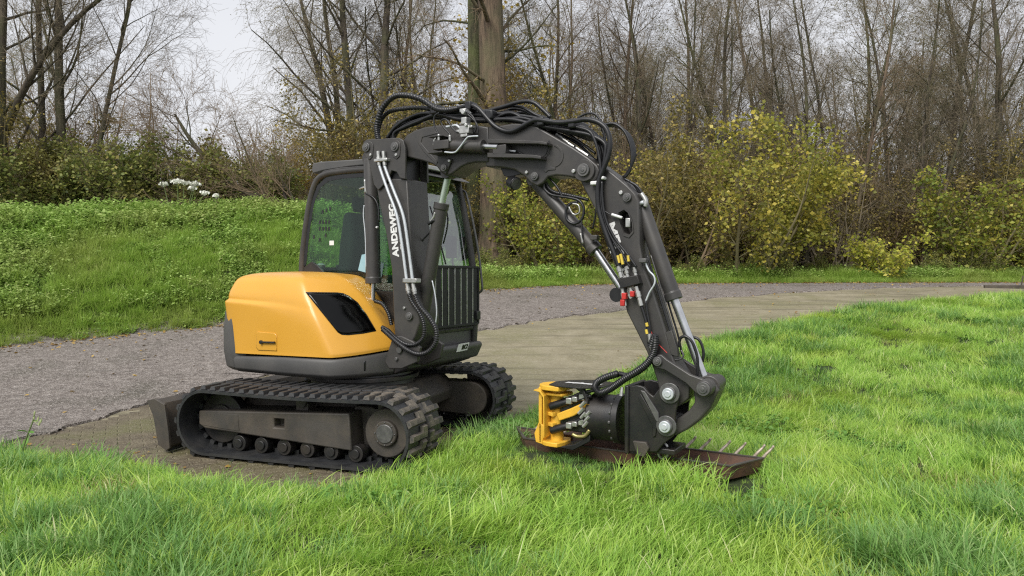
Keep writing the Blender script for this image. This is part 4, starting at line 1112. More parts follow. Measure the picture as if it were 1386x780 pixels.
fit(oc, BM, [(602, 206), (615, 206.5), (622, 200), (632, 187), (637, 185), (647, 184.5)], -B1 - .14, .0075, 'tube_zinc')
fit(oc, BM, [(587, 197), (588, 190), (590, 187)], -B1 - .12, .009, 'zinc')
# valve cluster on top of the boom
vm = MB(); 
for x, y, w, h in ((630, 176, 13, 12), (630, 164, 7, 10), (622, 178, 8, 5), (630, 184, 9, 5), (637, 172, 7, 4), (628, 150, 8, 6)):
    (u0, z0), (u1, z1) = BM.tr(x - w / 2, y + h / 2, -B1 - .09), BM.tr(x + w / 2, y - h / 2, -B1 - .09); vm.box(u0, u1, -B1 - .12 + rnd.uniform(0, .02), -B1 - .05, z0, z1)
vm.vcyl(*BM.tr(629, 152, -B1 - .1), -B1 - .13, -B1 - .03, .022, 12); vm.vcyl(*BM.tr(633, 170, -B1 - .1), -B1 - .135, -B1 - .03, .014, 12)
vc_ = part(vm, 'valve_cluster', 'zinc', BM, bevel=.004)
fit(vc_, BM, [(612, 170.5), (618, 170), (623, 174)], -B1 - .1, .010, 'tube_zinc'); fit(vc_, BM, [(604, 172), (610, 171)], -B1 - .1, .010, 'tube_zinc')
fit(vc_, BM, [(632, 152), (640, 158), (645, 170), (642, 180)], -B1 - .1, .007, 'hose'); fit(vc_, BM, [(632, 154), (641, 162), (647, 172), (646, 182)], -B1 - .1, .007, 'hose')
m_ = MB(); (u0, z0), (u1, z1) = BM.tr(633, 150, -.12), BM.tr(641, 138, -.12); m_.box(u0, u1, -.17, -.06, z0, z1); part(m_, 'hose_clamp', 'hose', BM, bevel=.008)

# ---- second boom section beyond the offset joint
B2 = .115
b2_out = [(657, 172), (675, 170), (694, 167), (712, 167), (725, 170), (737, 177), (775, 199), (796, 213), (808, 223), (812, 231), (809, 240), (802, 245), (793, 247), (785, 243), (768, 239), (753, 237.5), (742, 239.5), (735, 248), (727, 252.5), (718, 248), (709, 238), (696, 230), (678, 227), (657, 226)]
boom2 = part(MB().prism(BM.trs(b2_out, -B2), -B2, B2), 'boom_extension', 'dark_paint', BM, bevel=.014, seg=3)
for y0, y1, x0, x1 in ((190.5, 196.5, 668, 748), (209, 215.5, 668, 740)):
    MB().prism(BM.trs([(x0, y0), (x1 - 10, y0 + 3), (x1, y0 + 4.5), (x1, y1 + 2.5), (x1 - 12, y1 + 1), (x0, y1)], -B2), -B2 - .10, -B2 + .004).build('bracket_rib', 'dark_paint', boom2, bevel=.005)
(u0, z0), (u1, z1) = BM.tr(669, 211, -B2 - .07), BM.tr(687, 196, -B2 - .07); MB().box(u0, u1, -B2 - .10, -B2, z0, z1).build('rod_bracket', 'dark_paint', boom2, bevel=.006)
st_ = [BM.tr(748 + 15 * math.cos(a), 211 + 16 * math.sin(a), -B2) for a in np.linspace(-1.4, 1.45, 12)]; st_ += [BM.tr(748 + 12 * math.cos(a), 211 + 13 * math.sin(a), -B2) for a in np.linspace(1.45, -1.4, 12)]
MB().prism(st_, -B2 - .006, -B2 + .004).build('stiffener', 'dark_paint', boom2, bevel=.002)
MB().prism(BM.trs([(738, 225), (752, 227), (752, 230), (742, 231), (739, 234), (736, 231)], -B2), -B2 - .006, -B2 + .004).build('stiffener', 'dark_paint', boom2, bevel=.002)
kp = [BM.tr(791 + 15 * math.cos(a), 231 + 15 * math.sin(a), -B2) for a in np.linspace(-1.9, 2.2, 14)] + BM.trs([(778, 238), (775, 231), (780, 226)], -B2)
MB().prism(kp, -B2 - .022, -B2 + .004).build('keeper_plate', 'dark_paint', boom2, bevel=.004)
pins(boom2, BM, -B2 - .022, [(790.5, 230.5, .050)]); studs(boom2, BM, -B2 - .022, [(777, 232)], 'zinc', .016)
pins(boom2, BM, -B2, [(724.5, 239, .034)]); studs(boom2, BM, -B2, [(713.5, 233.5)], 'zinc', .014)
fit(boom2, BM, [(685, 203), (700, 205), (712, 212), (725, 215), (737, 211), (742, 200), (743, 190)], -B2 - .02, .005, 'hose')
fit(boom2, BM, [(685, 203.5), (698, 205)], -B2 - .03, .009, 'tube_zinc')
# lamp hanging under the joint
lb = MB(); lb.prism(BM.trs([(676, 225), (706, 228), (704, 236), (690, 240), (682, 238)], -.06), -.06, .06); L_ = part(lb, 'lamp_bracket', 'hose', BM, bevel=.004)
m_ = MB(); p_ = Vector(BM.p3(694, 247, -.05)); m_.cyl(p_ + Vector((-.02, 0, .01)), p_ + Vector((.05, -.03, -.02)), .05, .056, 20); m_.build('lamp_body', 'hose', L_, bevel=.006)
m_ = MB(); m_.cyl(p_ + Vector((.048, -.029, -.019)), p_ + Vector((.056, -.033, -.022)), .048, .046, 20); m_.build('lamp_lens', 'pin', L_)

# ---- arm
A1 = .095
arm_out = [(787, 249), (783, 238), (786, 226), (797, 219), (812, 222), (830, 235), (848, 250), (859, 261), (864, 271), (865.5, 330), (871, 362), (885, 398), (899, 442), (912, 488), (925, 507), (934, 520), (932, 540), (918, 551), (904, 549), (894, 538), (889, 515), (883.5, 498), (875, 476), (861.5, 449), (848, 422), (837, 370), (818.5, 318.5), (804, 281)]
arm = part(MB().prism(BM.trs(arm_out, -A1), -A1, A1), 'arm', 'dark_paint', BM, bevel=.012, seg=3)
slot = BM.trs([(838, 289), (845, 285), (850, 289), (855, 301), (856, 312), (851, 318), (845, 316), (840, 302)], -A1)
cut(arm, MB().prism(slot, -A1 - .05, -A1 + .12))
# pressed rim round the slot
def grow(pts, k): 
    cx_ = sum(p[0] for p in pts) / len(pts); cy_ = sum(p[1] for p in pts) / len(pts); return [(cx_ + (x - cx_) * k, cy_ + (y - cy_) * k) for x, y in pts]
rim = MB(); a_, b_ = grow(slot, 1.28), grow(slot, 1.03); nn = len(slot)
rim.rings([[(u, -A1 + .002, z) for u, z in a_], [(u, -A1 - .008, z) for u, z in grow(slot, 1.24)], [(u, -A1 - .008, z) for u, z in grow(slot, 1.07)], [(u, -A1 + .002, z) for u, z in b_]], False, False)
rim.build('slot_rim', 'dark_paint', arm, ang=60)
(u0, z0), (u1, z1) = BM.tr(846, 308, -A1), BM.tr(853, 295, -A1); MB().box(u0, u1, -A1 + .0, -A1 + .06, z0, z1).build('slot_fitting', 'zinc', arm, bevel=.006)
fit(arm, BM, [(815, 283), (825, 290), (832, 291), (844, 296)], -A1 - .03, .005, 'hose'); fit(arm, BM, [(828, 290.5), (842, 295)], -A1 - .03, .011, 'white_print')
pins(arm, BM, -A1, [(849.5, 267.5, .034)]); studs(arm, BM, -A1, [(841, 261)], 'zinc', .016)
pins(arm, BM, -A1 - .03, [(890.5, 489, .030)])
lettering('MECALAC', BM, -A1, (819.5, 305), (851.5, 405), 12.0, arm)
# hose block on the arm with quick couplings
(u0, z0), (u1, z1) = BM.tr(838, 389, -A1 - .04), BM.tr(866, 374, -A1 - .04)
blk = MB(); blk.prism(BM.trs([(837, 378), (864, 372), (868, 384), (842, 391)], -A1 - .04), -A1 - .07, -A1); blk = part(blk, 'coupling_block', 'black_paint', BM, bevel=.005)
def coupling(x0, y0, x1, y1, r, mat, nm='coupling'):
    a, b = Vector(BM.p3(x0, y0, -A1 - .045)), Vector(BM.p3(x1, y1, -A1 - .045)); m_ = MB(); L_ = b - a
    m_.tube([a, a + L_ * .25, a + L_ * .26, a + L_ * .55, a + L_ * .56, a + L_ * .85, b], [r * .8, r * .8, r * 1.15, r * 1.15, r * .85, r, r], 10); m_.build(nm, mat, blk)
coupling(836, 358, 841, 376, .017, 'zinc'); coupling(847, 364, 850, 376, .015, 'zinc'); coupling(858, 362, 861, 375, .014, 'zinc')
coupling(842, 390, 846, 414, .016, 'zinc'); coupling(853, 390, 856, 402, .014, 'zinc'); coupling(861, 388, 868, 414, .018, 'zinc')
for x, y, s in ((845, 401, 8), (856, 398, 7), (843, 410, 8)):
    u, z = BM.tr(x, y, -A1 - .06); m_ = MB(); m_.box(u - s * .0022, u + s * .0022, -A1 - .075, -A1 - .03, z - s * .003, z + s * .003); m_.build('dust_cap', 'red_plastic', blk, bevel=.005)
m_ = MB(); u, z = BM.tr(838, 399, -.02); m_.cyl((u, -.08, z), (u, .0, z), .055, .05, 20); m_.build('arm_lamp', 'hose', blk)
for x0, y0, x1, y1 in ((836, 346, 838, 356), (840, 344, 843, 358), (850, 346, 851, 354), (875, 437, 876, 442), (874.5, 446, 876, 452)):
    m_ = MB(); m_.tube([BM.p3(x0, y0, -A1 - .05), BM.p3(x1, y1, -A1 - .05)], .011, 8); m_.build('yellow_tag', 'yellow_tag', blk)
m_ = MB(); m_.tube([BM.p3(x, y, -A1 - .04) for x, y in ((879, 452), (882, 468), (885, 482))], [.016, .02, .014], 10); m_.build('coupling', 'zinc', blk)
fit(blk, BM, [(878, 443), (889, 463), (899, 474), (903, 478)], -A1 - .03, .003, 'red_plastic')
fit(blk, BM, [(872, 352), (878, 366), (885, 374), (886, 384), (879, 396), (874, 408)], -A1 - .03, .007, 'tube_zinc')
fit(blk, BM, [(874, 408), (876, 424), (879, 440), (880, 452)], -A1 - .035, .009, 'hose')
m_ = MB(); (u0, z0), (u1, z1) = BM.tr(866, 356, -A1 - .03), BM.tr(876, 350, -A1 - .03); m_.box(u0, u1, -A1 - .06, -A1, z0, z1); m_.build('solenoid', 'pin', blk, bevel=.005)
# arm edge pipes
for k, off in enumerate((0, 5, 9)):
    fit(arm, BM, [(876 + off, 345), (888 + off, 385), (900 + off, 425), (909 + off, 455), (914 + off, 480)], -.05 + .05 * k, .008, 'hose' if k != 1 else 'pin')
MB().prism(BM.trs([(902, 450), (910, 447), (917, 470), (919, 483), (909, 480)], -.08), -.10, -.06).build('cover_plate', 'dark_paint', arm, bevel=.004)
fit(arm, BM, [(919, 470), (921, 458), (929, 456), (938, 465), (944, 485), (944, 505), (941, 512)], -.05, .011, 'hose'); fit(arm, BM, [(933, 455), (946, 460), (952, 475), (951, 490)], .12, .011, 'hose')
fit(arm, BM, [(909, 486), (918, 487), (925, 482), (922, 474)], -.06, .008, 'pin')

# ---- linkage and quick hitch
lk = [(884, 487), (888, 480), (895, 480), (903, 487), (934, 507), (950, 513), (962, 521), (961, 533), (951, 538), (941, 532), (928, 519), (899, 501), (888, 499)]
LK = MB()
for v0, v1 in ((-.150, -.115), (.115, .150)): LK.prism(BM.trs(lk, -.15), v0, v1)
link_ = part(LK, 'tool_link', 'dark_paint', BM, bevel=.008)
m_ = MB(); u, z = BM.tr(953, 526, -.19); m_.vcyl(u, z, -.20, .20, .058, 28); m_.vcyl(u, z, -.06, .06, .075, 28); m_.build('link_barrel', 'dark_paint', link_, bevel=.008)
pins(link_, BM, -.20, [(952.5, 526.5, .048)]); pins(link_, BM, -.15, [(890.5, 489, .034)])
# curved rocker
rk = [(938, 528), (945, 519), (957, 515), (968, 520), (972, 530), (962, 552), (948, 568), (930, 582), (915, 590), (902, 590), (896, 580), (902, 570), (918, 566), (932, 556), (940, 545)]
RK = MB(); RK.prism(BM.trs(rk, -.10), -.10, .10)
rkr = part(RK, 'rocker_link', 'dark_paint', BM, bevel=.016, seg=3)
# hitch
QV = .17
q1 = [(848, 524), (862, 521.5), (871, 524), (878, 532), (884, 537), (893, 525), (905, 518), (917, 524), (919, 538), (915, 555), (913, 575), (910, 592), (899, 600), (889, 612), (849, 612)]
HT = MB()
for v0, v1 in ((-QV, -QV + .03), (QV - .03, QV)): HT.prism(BM.trs(q1, -QV), v0, v1)
ht = part(HT, 'quick_hitch', 'black_paint', BM, bevel=.006)
u0, z0 = BM.tr(847, 612, -QV); u1, z1 = BM.tr(852, 522, -QV)
MB().box(u0 - .005, u1, -QV - .02, QV + .02, z0 - .01, z1).build('face_plate', 'black_paint', ht, bevel=.008)
MB().box(u0 + .08, u0 + .36, -QV + .03, QV - .03, z0 + .01, z0 + .05).build('floor_plate', 'black_paint', ht, bevel=.006)
MB().prism(BM.trs([(852, 522), (868, 526), (876, 536), (890, 560), (886, 600), (852, 606)], 0), -.09, .09).build('hitch_core', 'black_paint', ht, bevel=.01)
MB().prism(BM.trs([(864, 538), (868, 533), (885, 562), (890, 572), (888, 590), (884, 592), (883, 575)], -QV), -QV - .012, -QV + .003).build('hitch_rib', 'black_paint', ht, bevel=.004)
MB().prism(BM.trs([(868, 528), (874, 530), (892, 558), (893, 570), (889, 570)], -QV), -QV - .018, -QV + .003).build('hitch_rib', 'pin', ht, bevel=.004)
MB().prism(BM.trs([(858, 596), (876, 598), (880, 606), (874, 618), (864, 616)], -QV), -QV - .03, -QV + .003).build('lock_claw', 'frame_paint', ht, bevel=.006)
for x, y in ((905, 533), (900.5, 577.5)):
    u, z = BM.tr(x, y, -QV - .03); m_ = MB(); m_.vcyl(u, z, -QV - .03, QV + .03, .050, 28); m_.vcyl(u, z, -QV - .015, -QV, .075, 28); g_ = m_.build('hitch_pin', 'pin', ht, bevel=.004)
    m_ = MB(); m_.vcyl(u, z, -QV - .055, -QV - .03, .042, 28); m_.vcyl(u, z, -QV - .063, -QV - .055, .026, 6); m_.build('pin_cap', 'tube_zinc', ht, bevel=.004)
m_ = MB(); u, z = BM.tr(897, 610, -.05); m_.tube([(u + .04 * math.cos(a), -.05, z + .06 * math.sin(a)) for a in np.linspace(0, 6.283, 18)], .010, 8, cap=False); m_.build('lifting_shackle', 'zinc', ht)

# ---- hoses (each a part)
def hose(pts, v, r=.012, mat='hose', frame=BM, wrap=None, n=6, name='hydraulic_hose'):
    P = []
    for i, p in enumerate(pts):
        vv = p[2] if len(p) > 2 else v; P.append(frame.p3(p[0], p[1], vv))
    path = spline(P, n)
    if wrap:   # spiral guard: ribbed radius
        path = spline(P, n * 4); rad = [r * (1.0 if (i // 2) % 2 else 1.18) for i in range(len(path))]
        o = part(MB().tube(path, rad, 10), name, mat, frame, ang=180)
    else:
        o = part(MB().tube(path, r, 8), name, mat, frame, ang=180)
    return o
VP = -PW - .04
# rigid tubes down the post
tb = [part(MB().tube(spline([BM.p3(x, y, VP) for x, y in pp], 5), .0135, 12), 'steel_tube', 'tube_zinc', BM, ang=180) for pp in
      ([(512.5, 214), (514, 226), (525, 258), (537, 291), (544, 330), (551, 384)], [(519.5, 214), (521, 226), (533, 258), (545.5, 291), (552, 330), (559, 384)])]
for x0, x1, y in ((508, 526, 217), (547, 566, 380)):
    (u0, z0), (u1, z1) = BM.tr(x0, y + 3, VP), BM.tr(x1, y - 3, VP); m_ = MB(); m_.box(u0, u1, VP - .025, VP + .045, z0, z1); part(m_, 'tube_clamp', 'zinc', BM, bevel=.006)
for (x0, y0, x1, y1) in ((512, 205, 513.5, 224), (519, 205, 521, 224), (551, 384, 553.5, 398), (559, 384, 562, 400)):
    m_ = MB(); a, b = Vector(BM.p3(x0, y0, VP)), Vector(BM.p3(x1, y1, VP)); m_.tube([a, a.lerp(b, .4), a.lerp(b, .41), a.lerp(b, .7), a.lerp(b, .71), b], [.017, .017, .022, .022, .018, .018], 8); part(m_, 'tube_fitting', 'zinc', BM)
hose([(553, 396), (557, 408), (568, 424), (574, 440), (573, 457), (563, 466), (549, 466), (535, 457), (526, 448), (517, 443)], VP, .016, wrap=1)
hose([(561.5, 399), (568, 414), (581, 430), (590, 446), (590, 463), (580, 476), (566, 479.5), (552, 474), (538, 464), (528, 455), (518, 446)], VP - .03, .019, wrap=1)
hose([(517, 205), (512, 188), (510, 172), (516, 150), (530, 133), (546, 129), (569, 134), (590, 147), (604, 149.5), (620, 147)], -.14, .023, wrap=1)
hose([(512, 206), (510.5, 190), (515, 165), (526, 152), (545, 147.5), (570, 146), (600, 151), (640, 153)], -.08, .018, wrap=1)
hose([(600, 149), (616, 147.5), (636, 143), (646, 146), (655, 155), (667.6, 169), (680, 176.5), (691, 178), (702, 174), (715, 166.5), (728, 162.5), (754, 166), (775, 164.5), (792, 162), (808, 165), (820, 174), (825.5, 190), (824, 208), (818, 226), (811, 244), (809, 262), (811, 286), (820, 315), (832, 345), (837, 360)], -.14, .020)
rh = random.Random(5)
# bundle over the top of the boom and down the arm
for k in range(17):
    v = -.11 + .015 * k; e = rh.uniform(-4, 4); f = rh.uniform(-3, 9); g = rh.uniform(-4, 4)
    hose([(527 + rh.uniform(-3, 6), 192 + e), (533 + e, 180), (546 + g, 166 + f), (566, 158 + e * .7 + f), (590 + g, 154 + e), (620, 153 + f + g), (655, 156 + e + f), (690 + e, 158 + g * 1.6), (722, 162 + e * .8 + f), (752, 168 + f), (778 + g, 172 + e + f), (800 + e, 178 + f), (814 + f * .6 + g * .5, 194 + e), (819 - k * .6, 212), (815 + e * .4, 232), (813 + g * .4, 246)], v, rh.choice((.011, .013, .016)))
for k, pts in enumerate(([(655, 152), (680, 145), (705, 138), (722, 139), (735, 149), (745, 159)], [(640, 151), (668, 149), (690, 144), (708, 146), (726, 156), (742, 161)], [(650, 160), (672, 158), (692, 148), (712, 151), (730, 164)], [(668, 163), (690, 156), (710, 153), (728, 163), (744, 166)])):
    hose(pts, .02 + .04 * k, .013 if k else .017)
for k in range(6):
    e = rh.uniform(-3, 3); g = rh.uniform(-3, 3)
    hose([(735, 166 + e), (755 + g, 168 + k * 1.6), (778, 170 + k * 2 + g), (796 + g, 178 + k * 2.2), (806 + k * 1.6, 192 + e), (811 + k * 1.4, 210 + g), (813 + k * .8, 228), (812 + k * .6, 244)], -.12 + .03 * k, rh.choice((.011, .013, .015)))
for k in range(5):
    e = rh.uniform(-4, 4); g = rh.uniform(-3, 3)
    hose([(524 + k * 2.5, 190 + e), (534 + k * 2, 172 + g), (552 + g, 160 + k * 2), (575, 155 + e * .6 + k * 1.5), (605 + g, 157 + k), (640, 158 + e), (676, 160 + g), (706, 160 + k * 1.5), (735, 168)], -.09 + .04 * k, rh.choice((.012, .014)))
hose([(782, 160), (794, 154), (806, 155), (813, 165), (815, 178)], .10, .010)
hose([(800, 158), (812, 168), (818, 184), (818, 205)], .06, .012)
for k in range(5):
    hose([(818 + k * 1.2, 169 + k * .5), (832 + k, 168 + k), (845 + k * 1.5, 178 + k), (853 + k * 1.4, 196 + k), (855 + k * .8, 216), (852 - k * 1.1, 232 + k), (846 - k, 240)], .03 + .03 * k, .011)
for k in range(4):
    hose([(808 + k * 2.2, 246), (808 + k * 2.4, 268), (812 + k * 2.6, 296), (820 + k * 4, 322), (828 + k * 7, 344), (836 + k * 8.5, 362)], -A1 - .02 - .008 * k, .0105)
# printed line on one arm hose
m_ = MB()
for k in range(16):
    y0 = 256 + k * 5.6; pth = lambda y: (808.5 + max(0, y - 262) * .04 + max(0, y - 280) * .24, y)
    a, b = BM.p3(*pth(y0), -A1 - .034), BM.p3(*pth(y0 + 3.0), -A1 - .034); m_.tube([a, b], .0035, 5)
part(m_, 'hose_print', 'white_print', BM)
for x, y, w, h in ((805, 248, 11, 6), (815, 241, 6, 5)):
    (u0, z0), (u1, z1) = BM.tr(x - w / 2, y + h / 2, -A1 - .04), BM.tr(x + w / 2, y - h / 2, -A1 - .04); m_ = MB(); m_.box(u0, u1, -A1 - .055, -A1 + .01, z0, z1); part(m_, 'hose_clamp', 'white_print', BM, bevel=.008)
for x, y in ((593, 149), (736, 165), (778, 168), (667, 156)):
    (u0, z0), (u1, z1) = BM.tr(x - 5, y + 8, -.08), BM.tr(x + 5, y - 6, -.08); m_ = MB(); m_.box(u0, u1, -.15, .12, z0, z1); part(m_, 'hose_clamp', 'hose', BM, bevel=.012)
# fittings along the top of boom extension
for (x, y) in ((757, 184), (765, 190), (773, 196), (784, 203), (792, 208)):
    m_ = MB(); m_.tube([BM.p3(x - 4, y - 2.5, -.03), BM.p3(x + 4, y + 3, -.03)], .013, 8); part(m_, 'top_fitting', 'zinc', BM)
hose([(745, 178), (765, 185), (785, 197), (800, 212), (812, 222)], .06, .012); hose([(740, 172), (765, 180), (790, 196), (806, 208)], .0, .011)
# hose bunch on the arm cylinder
hose([(737, 244), (737, 255), (745, 263), (758, 266), (772, 268), (784, 272), (790, 282), (788, 296), (778, 303), (768, 298), (766, 286), (772, 276), (782, 274)], -.07, .011)
hose([(739, 240), (741, 252), (750, 260), (768, 264), (786, 268), (796, 271)], -.05, .012, wrap=1)
hose([(742, 240), (748, 246), (756, 256), (762, 268)], -.06, .009); hose([(770, 280), (776, 290), (784, 288), (783, 278), (775, 276)], -.08, .006, mat='zinc'); hose([(787, 298), (788, 312), (788, 326)], -.07, .008)
hose([(806, 270), (806, 290), (802, 310)], 0.02, .008)
hose([(852, 246), (862, 252), (868, 260), (870, 270)], -.02, .010); hose([(845, 242), (858, 250), (866, 262)], .02, .010)
# thin hoses between post and cab
hose([(560, 340), (575, 322), (585, 312), (592, 305)], .02, .008); hose([(600, 330), (605, 310), (606, 295), (603, 280)], .04, .007); hose([(585, 380), (589, 400), (591, 425), (588, 445)], -.05, .006, mat='tube_zinc')
hose([(508, 408), (518, 412), (526, 425), (530, 440)], .0, .016, wrap=1)
# arm hoses down to the tool
hose([(868, 414), (873, 430), (878, 450), (879, 462)], -A1 - .04, .012)
hose([(881, 470), (886, 456), (887, 466), (884, 480), (875, 493), (862, 503), (847, 512), (834, 521), (823, 528), (812, 532), (806, 526), (808, 518), (820, 511), (836, 506)], -A1 - .06, .024, wrap=1)
hose([(879, 462), (883, 474), (882, 486), (868, 501), (852, 508), (838, 506)], -A1 - .02, .018, wrap=1)
# ------------------------------------------------------------------ the mowing-bar attachment hanging from the hitch
AT = Frame(*BM.w(1.62, 0.0)[:2], 30.0)
au, av = AT.tr(845, 560, 0)
root_p = BM.w(*[BM.tr(830, 600, 0)[0], 0.0])
AR = empty('mowing_attachment', (root_p.x, root_p.y, lawnz(root_p.x, root_p.y)))
tag(AR, 'yellow and black swivelling mower head with rusty toothed bar resting on the grass', 'mower attachment')
def ap(mb, name, mat, parent=None, **k): return mb.build(name, mat, AR if parent is None else parent, BM, **k)
c0 = Vector(BM.p3(802, 563, 0)); c1_ = Vector(BM.p3(846, 563, 0)); c1_.z = c0.z
rr = .178
mb = MB(); mb.tube([c0, c0 + Vector((.012, 0, 0)), c1_ - Vector((.05, 0, 0)), c1_ - Vector((.048, 0, 0)), c1_], [rr * .93, rr, rr, rr * 1.07, rr * 1.07], 40)
dr = ap(mb, 'rotator_drum', 'black_paint', bevel=.004)
m_ = MB()
for k in range(16):
    a = k * math.pi / 8; p = Vector((c1_.x - .05, rr * 1.0 * math.sin(a), c1_.z + rr * 1.0 * math.cos(a))); m_.cyl(p, p - Vector((.014, 0, 0)), .012, sides=6)
m_.build('flange_bolts', 'pin', dr)
m_ = MB(); m_.tube([BM.p3(842, 524, -.14), BM.p3(841, 536, -.15)], [.012, .016], 8); m_.build('grease_fitting', 'zinc', dr)
# yellow hinge column with discs
hv = -.05; hu, hz = BM.tr(754, 560, hv)
def disc(y, r, t, du=0.0, nm='hinge_disc', mat='worn_yellow', ex=0.0):
    z = BM.tr(754, y, hv)[1]; m_ = MB(); pts = [(hu + du + r * math.cos(a), hv + r * math.sin(a)) for a in np.linspace(math.pi * .5, math.pi * 1.5, 14)] + [(hu + du + ex, hv - r), (hu + du + ex + .03, hv - r * .4), (hu + du + ex + .03, hv + r * .4), (hu + du + ex, hv + r)]
    m_.rings([[(u, v, z - t / 2) for u, v in pts], [(u, v, z + t / 2) for u, v in pts]]); return m_
CO = MB(); CO.cyl((hu, hv, BM.tr(754, 602, hv)[1]), (hu, hv, BM.tr(754, 523, hv)[1]), .052, sides=24)
cl = ap(CO, 'hinge_column', 'worn_yellow', bevel=.004)
for y, r, t, ex in ((523, .14, .038, .08), (532, .10, .02, .09), (559, .085, .03, .0), (573, .085, .03, .0), (598, .125, .035, .06)):
    o = disc(y, r, t, ex=ex).build('hinge_disc', 'worn_yellow', cl, bevel=.006)
z0, z1 = BM.tr(754, 598, hv)[1], BM.tr(754, 523, hv)[1]
MB().box(hu - .115, hu - .085, hv - .10, hv + .12, z0, z1).build('hinge_back_plate', 'worn_yellow', cl, bevel=.006)
# bent guard strip
gs = [BM.p3(x, y, hv - .12) for x, y in ((724, 527), (732, 529), (737, 536), (737.5, 560), (737.5, 592))]
g0 = MB(); 
g0.rings([[(u, hv - .13, z), (u, hv - .02, z), (u - .010, hv - .02, z - .010), (u - .010, hv - .13, z - .010)] for u, v, z in gs]); ap(g0, 'guard_strip', 'worn_yellow', bevel=.002)
MB().prism(BM.trs([(733, 570), (727, 585), (729, 597), (738, 600), (740, 575)], hv - .05), hv - .1, hv + .05).build('hinge_ear', 'worn_yellow', cl, bevel=.005)
# swing arm to the drum
sa_ = MB(); sa_.prism(BM.trs([(757, 559), (775, 552), (797, 542), (803, 548), (780, 562), (760, 569)], hv - .04), hv - .09, hv + .06); ap(sa_, 'swing_arm', 'worn_yellow', bevel=.008)
# two short rams
for ya, yb, xa, xb in ((551, 542, 744, 775), (583, 575, 745, 775)):
    a, b = Vector(BM.p3(xa, ya, hv - .07)), Vector(BM.p3(xb, yb, hv - .03)); d = b - a; m_ = MB(); m_.tube([a, a + d * .06, a + d * .8, a + d * .82, b], [.026, .033, .033, .026, .026], 16); r_ = ap(m_, 'swing_ram', 'hose', bevel=.004)
    e = a + d * 1.75; m_ = MB(); m_.cyl(b - d * .05, e, .036, sides=16); m_.build('ram_barrel', 'black_paint', r_)
    for t, s in ((1.05, .03), (1.3, .026), (1.6, .03)):
        q = a + d * t; m_ = MB(); m_.box(q.x - s, q.x + s * .6, q.y - .085, q.y - .02, q.z - s * .7, q.z + s * .9); m_.build('ram_fitting', 'zinc', r_, bevel=.006)
for k, (x, y) in enumerate(((786, 557), (789, 563), (795, 561), (794, 568), (788, 548), (792, 575))):
    m_ = MB(); m_.tube([BM.p3(x - 3, y + 3, hv - .12), BM.p3(x + 4, y - 4, hv - .12)], [.012, .016], 8); ap(m_, 'pipe_fitting', 'zinc')
hh = [BM.p3(x, y, hv - .10) for x, y in ((775, 588), (782, 591), (792, 590), (798, 582))]; ap(MB().tube(spline(hh, 5), .015, 8), 'hydraulic_hose', 'brass', ang=180)
for pts in ([(770, 540), (785, 533), (797, 530), (806, 528)], [(768, 546), (788, 540), (800, 536)], [(776, 572), (790, 566), (800, 560)]):
    ap(MB().tube(spline([BM.p3(x, y, hv - .08) for x, y in pts], 5), .013, 8), 'hydraulic_hose', 'hose', ang=180)
# core between hinge and drum
MB().box(hu + .05, c0.x + .02, -.10, .10, c0.z - .12, c0.z + .13).build('head_core', 'black_paint', AR and cl, bevel=.01)
# cover plate with lettering
zt = BM.tr(754, 519, hv)[1]
cp = [(hu - .02, hv - .10), (hu + .05, hv - .14), (hu + .27, hv - .15), (hu + .40, hv - .05), (hu + .40, hv + .24), (hu + .20, hv + .30), (hu + .03, hv + .20), (hu - .04, hv + .05)]
m_ = MB(); m_.rings([[(u, v, zt - .006) for u, v in cp], [(u, v, zt + .006) for u, v in cp]]); cpl = ap(m_, 'cover_plate', 'black_paint', bevel=.003)
m_ = MB(); rg = random.Random(4)
for k in range(9):   # worn white painted marks
    u = hu + .06 + k * .032; m_.add([(u, hv + .02 + rg.uniform(-.01, .01), zt + .0075), (u + .03, hv + .035, zt + .0075), (u + .034, hv + .085 + rg.uniform(-.02, .03), zt + .0075), (u + .004, hv + .075, zt + .0075)], [(0, 1, 2, 3)])
m_.build('worn_print', 'white_print', cpl)
mp = [(hu + .20, zt - .004), (hu + .28, zt - .01), (c0.x + .03, c0.z + .15), (c0.x + .03, c0.z + .11), (hu + .27, zt - .05)]
MB().prism(mp, -.16, -.12).build('cover_bracket', 'black_paint', cpl, bevel=.004)
MB().prism([(hu + .05, z0 - .02), (hu + .18, z0 - .03), (c0.x + .04, c0.z - .17), (c0.x + .04, c0.z - .12), (hu + .20, z0 + .02)], -.14, .10).build('lower_bracket', 'black_paint', cl, bevel=.005)

# ---- toothed trough bar on the ground
zr = .215
def gpt(px, py, z): t = (CAMH - z) * F / (py - HY); return Vector(((px - CX) / F * t, t, z))
NA, NB_ = gpt(709, 594, zr), gpt(990, 632, zr); FA, FB = gpt(699, 578.5, zr), gpt(1031, 623.5, zr)
ax = (NB_ - NA).normalized(); ay = Vector((-ax.y, ax.x, 0)); wd_ = (FA - NA).dot(ay); wd_ = max(.26, min(.36, wd_))
ang = math.atan2(ax.y, ax.x)
L = (NB_ - NA).length; Lf0, Lf1 = (FA - NA).dot(ax), (FB - NA).dot(ax)
tmat = Matrix.Translation(Vector((NA.x, NA.y, 0)) - Vector((AR.location.x, AR.location.y, AR.location.z))) @ Matrix.Rotation(ang, 4, 'Z')
def tp(mb, name, mat, parent=None, **k):
    o = mb.build(name, mat, AR if parent is None else parent, None, **k)
    if parent is None: o.matrix_basis = tmat
    return o
zb_ = zr - .095; tk = .012
mb = MB()
top = [(0, 0), (L, 0), (Lf1, wd_), (Lf0, wd_)]
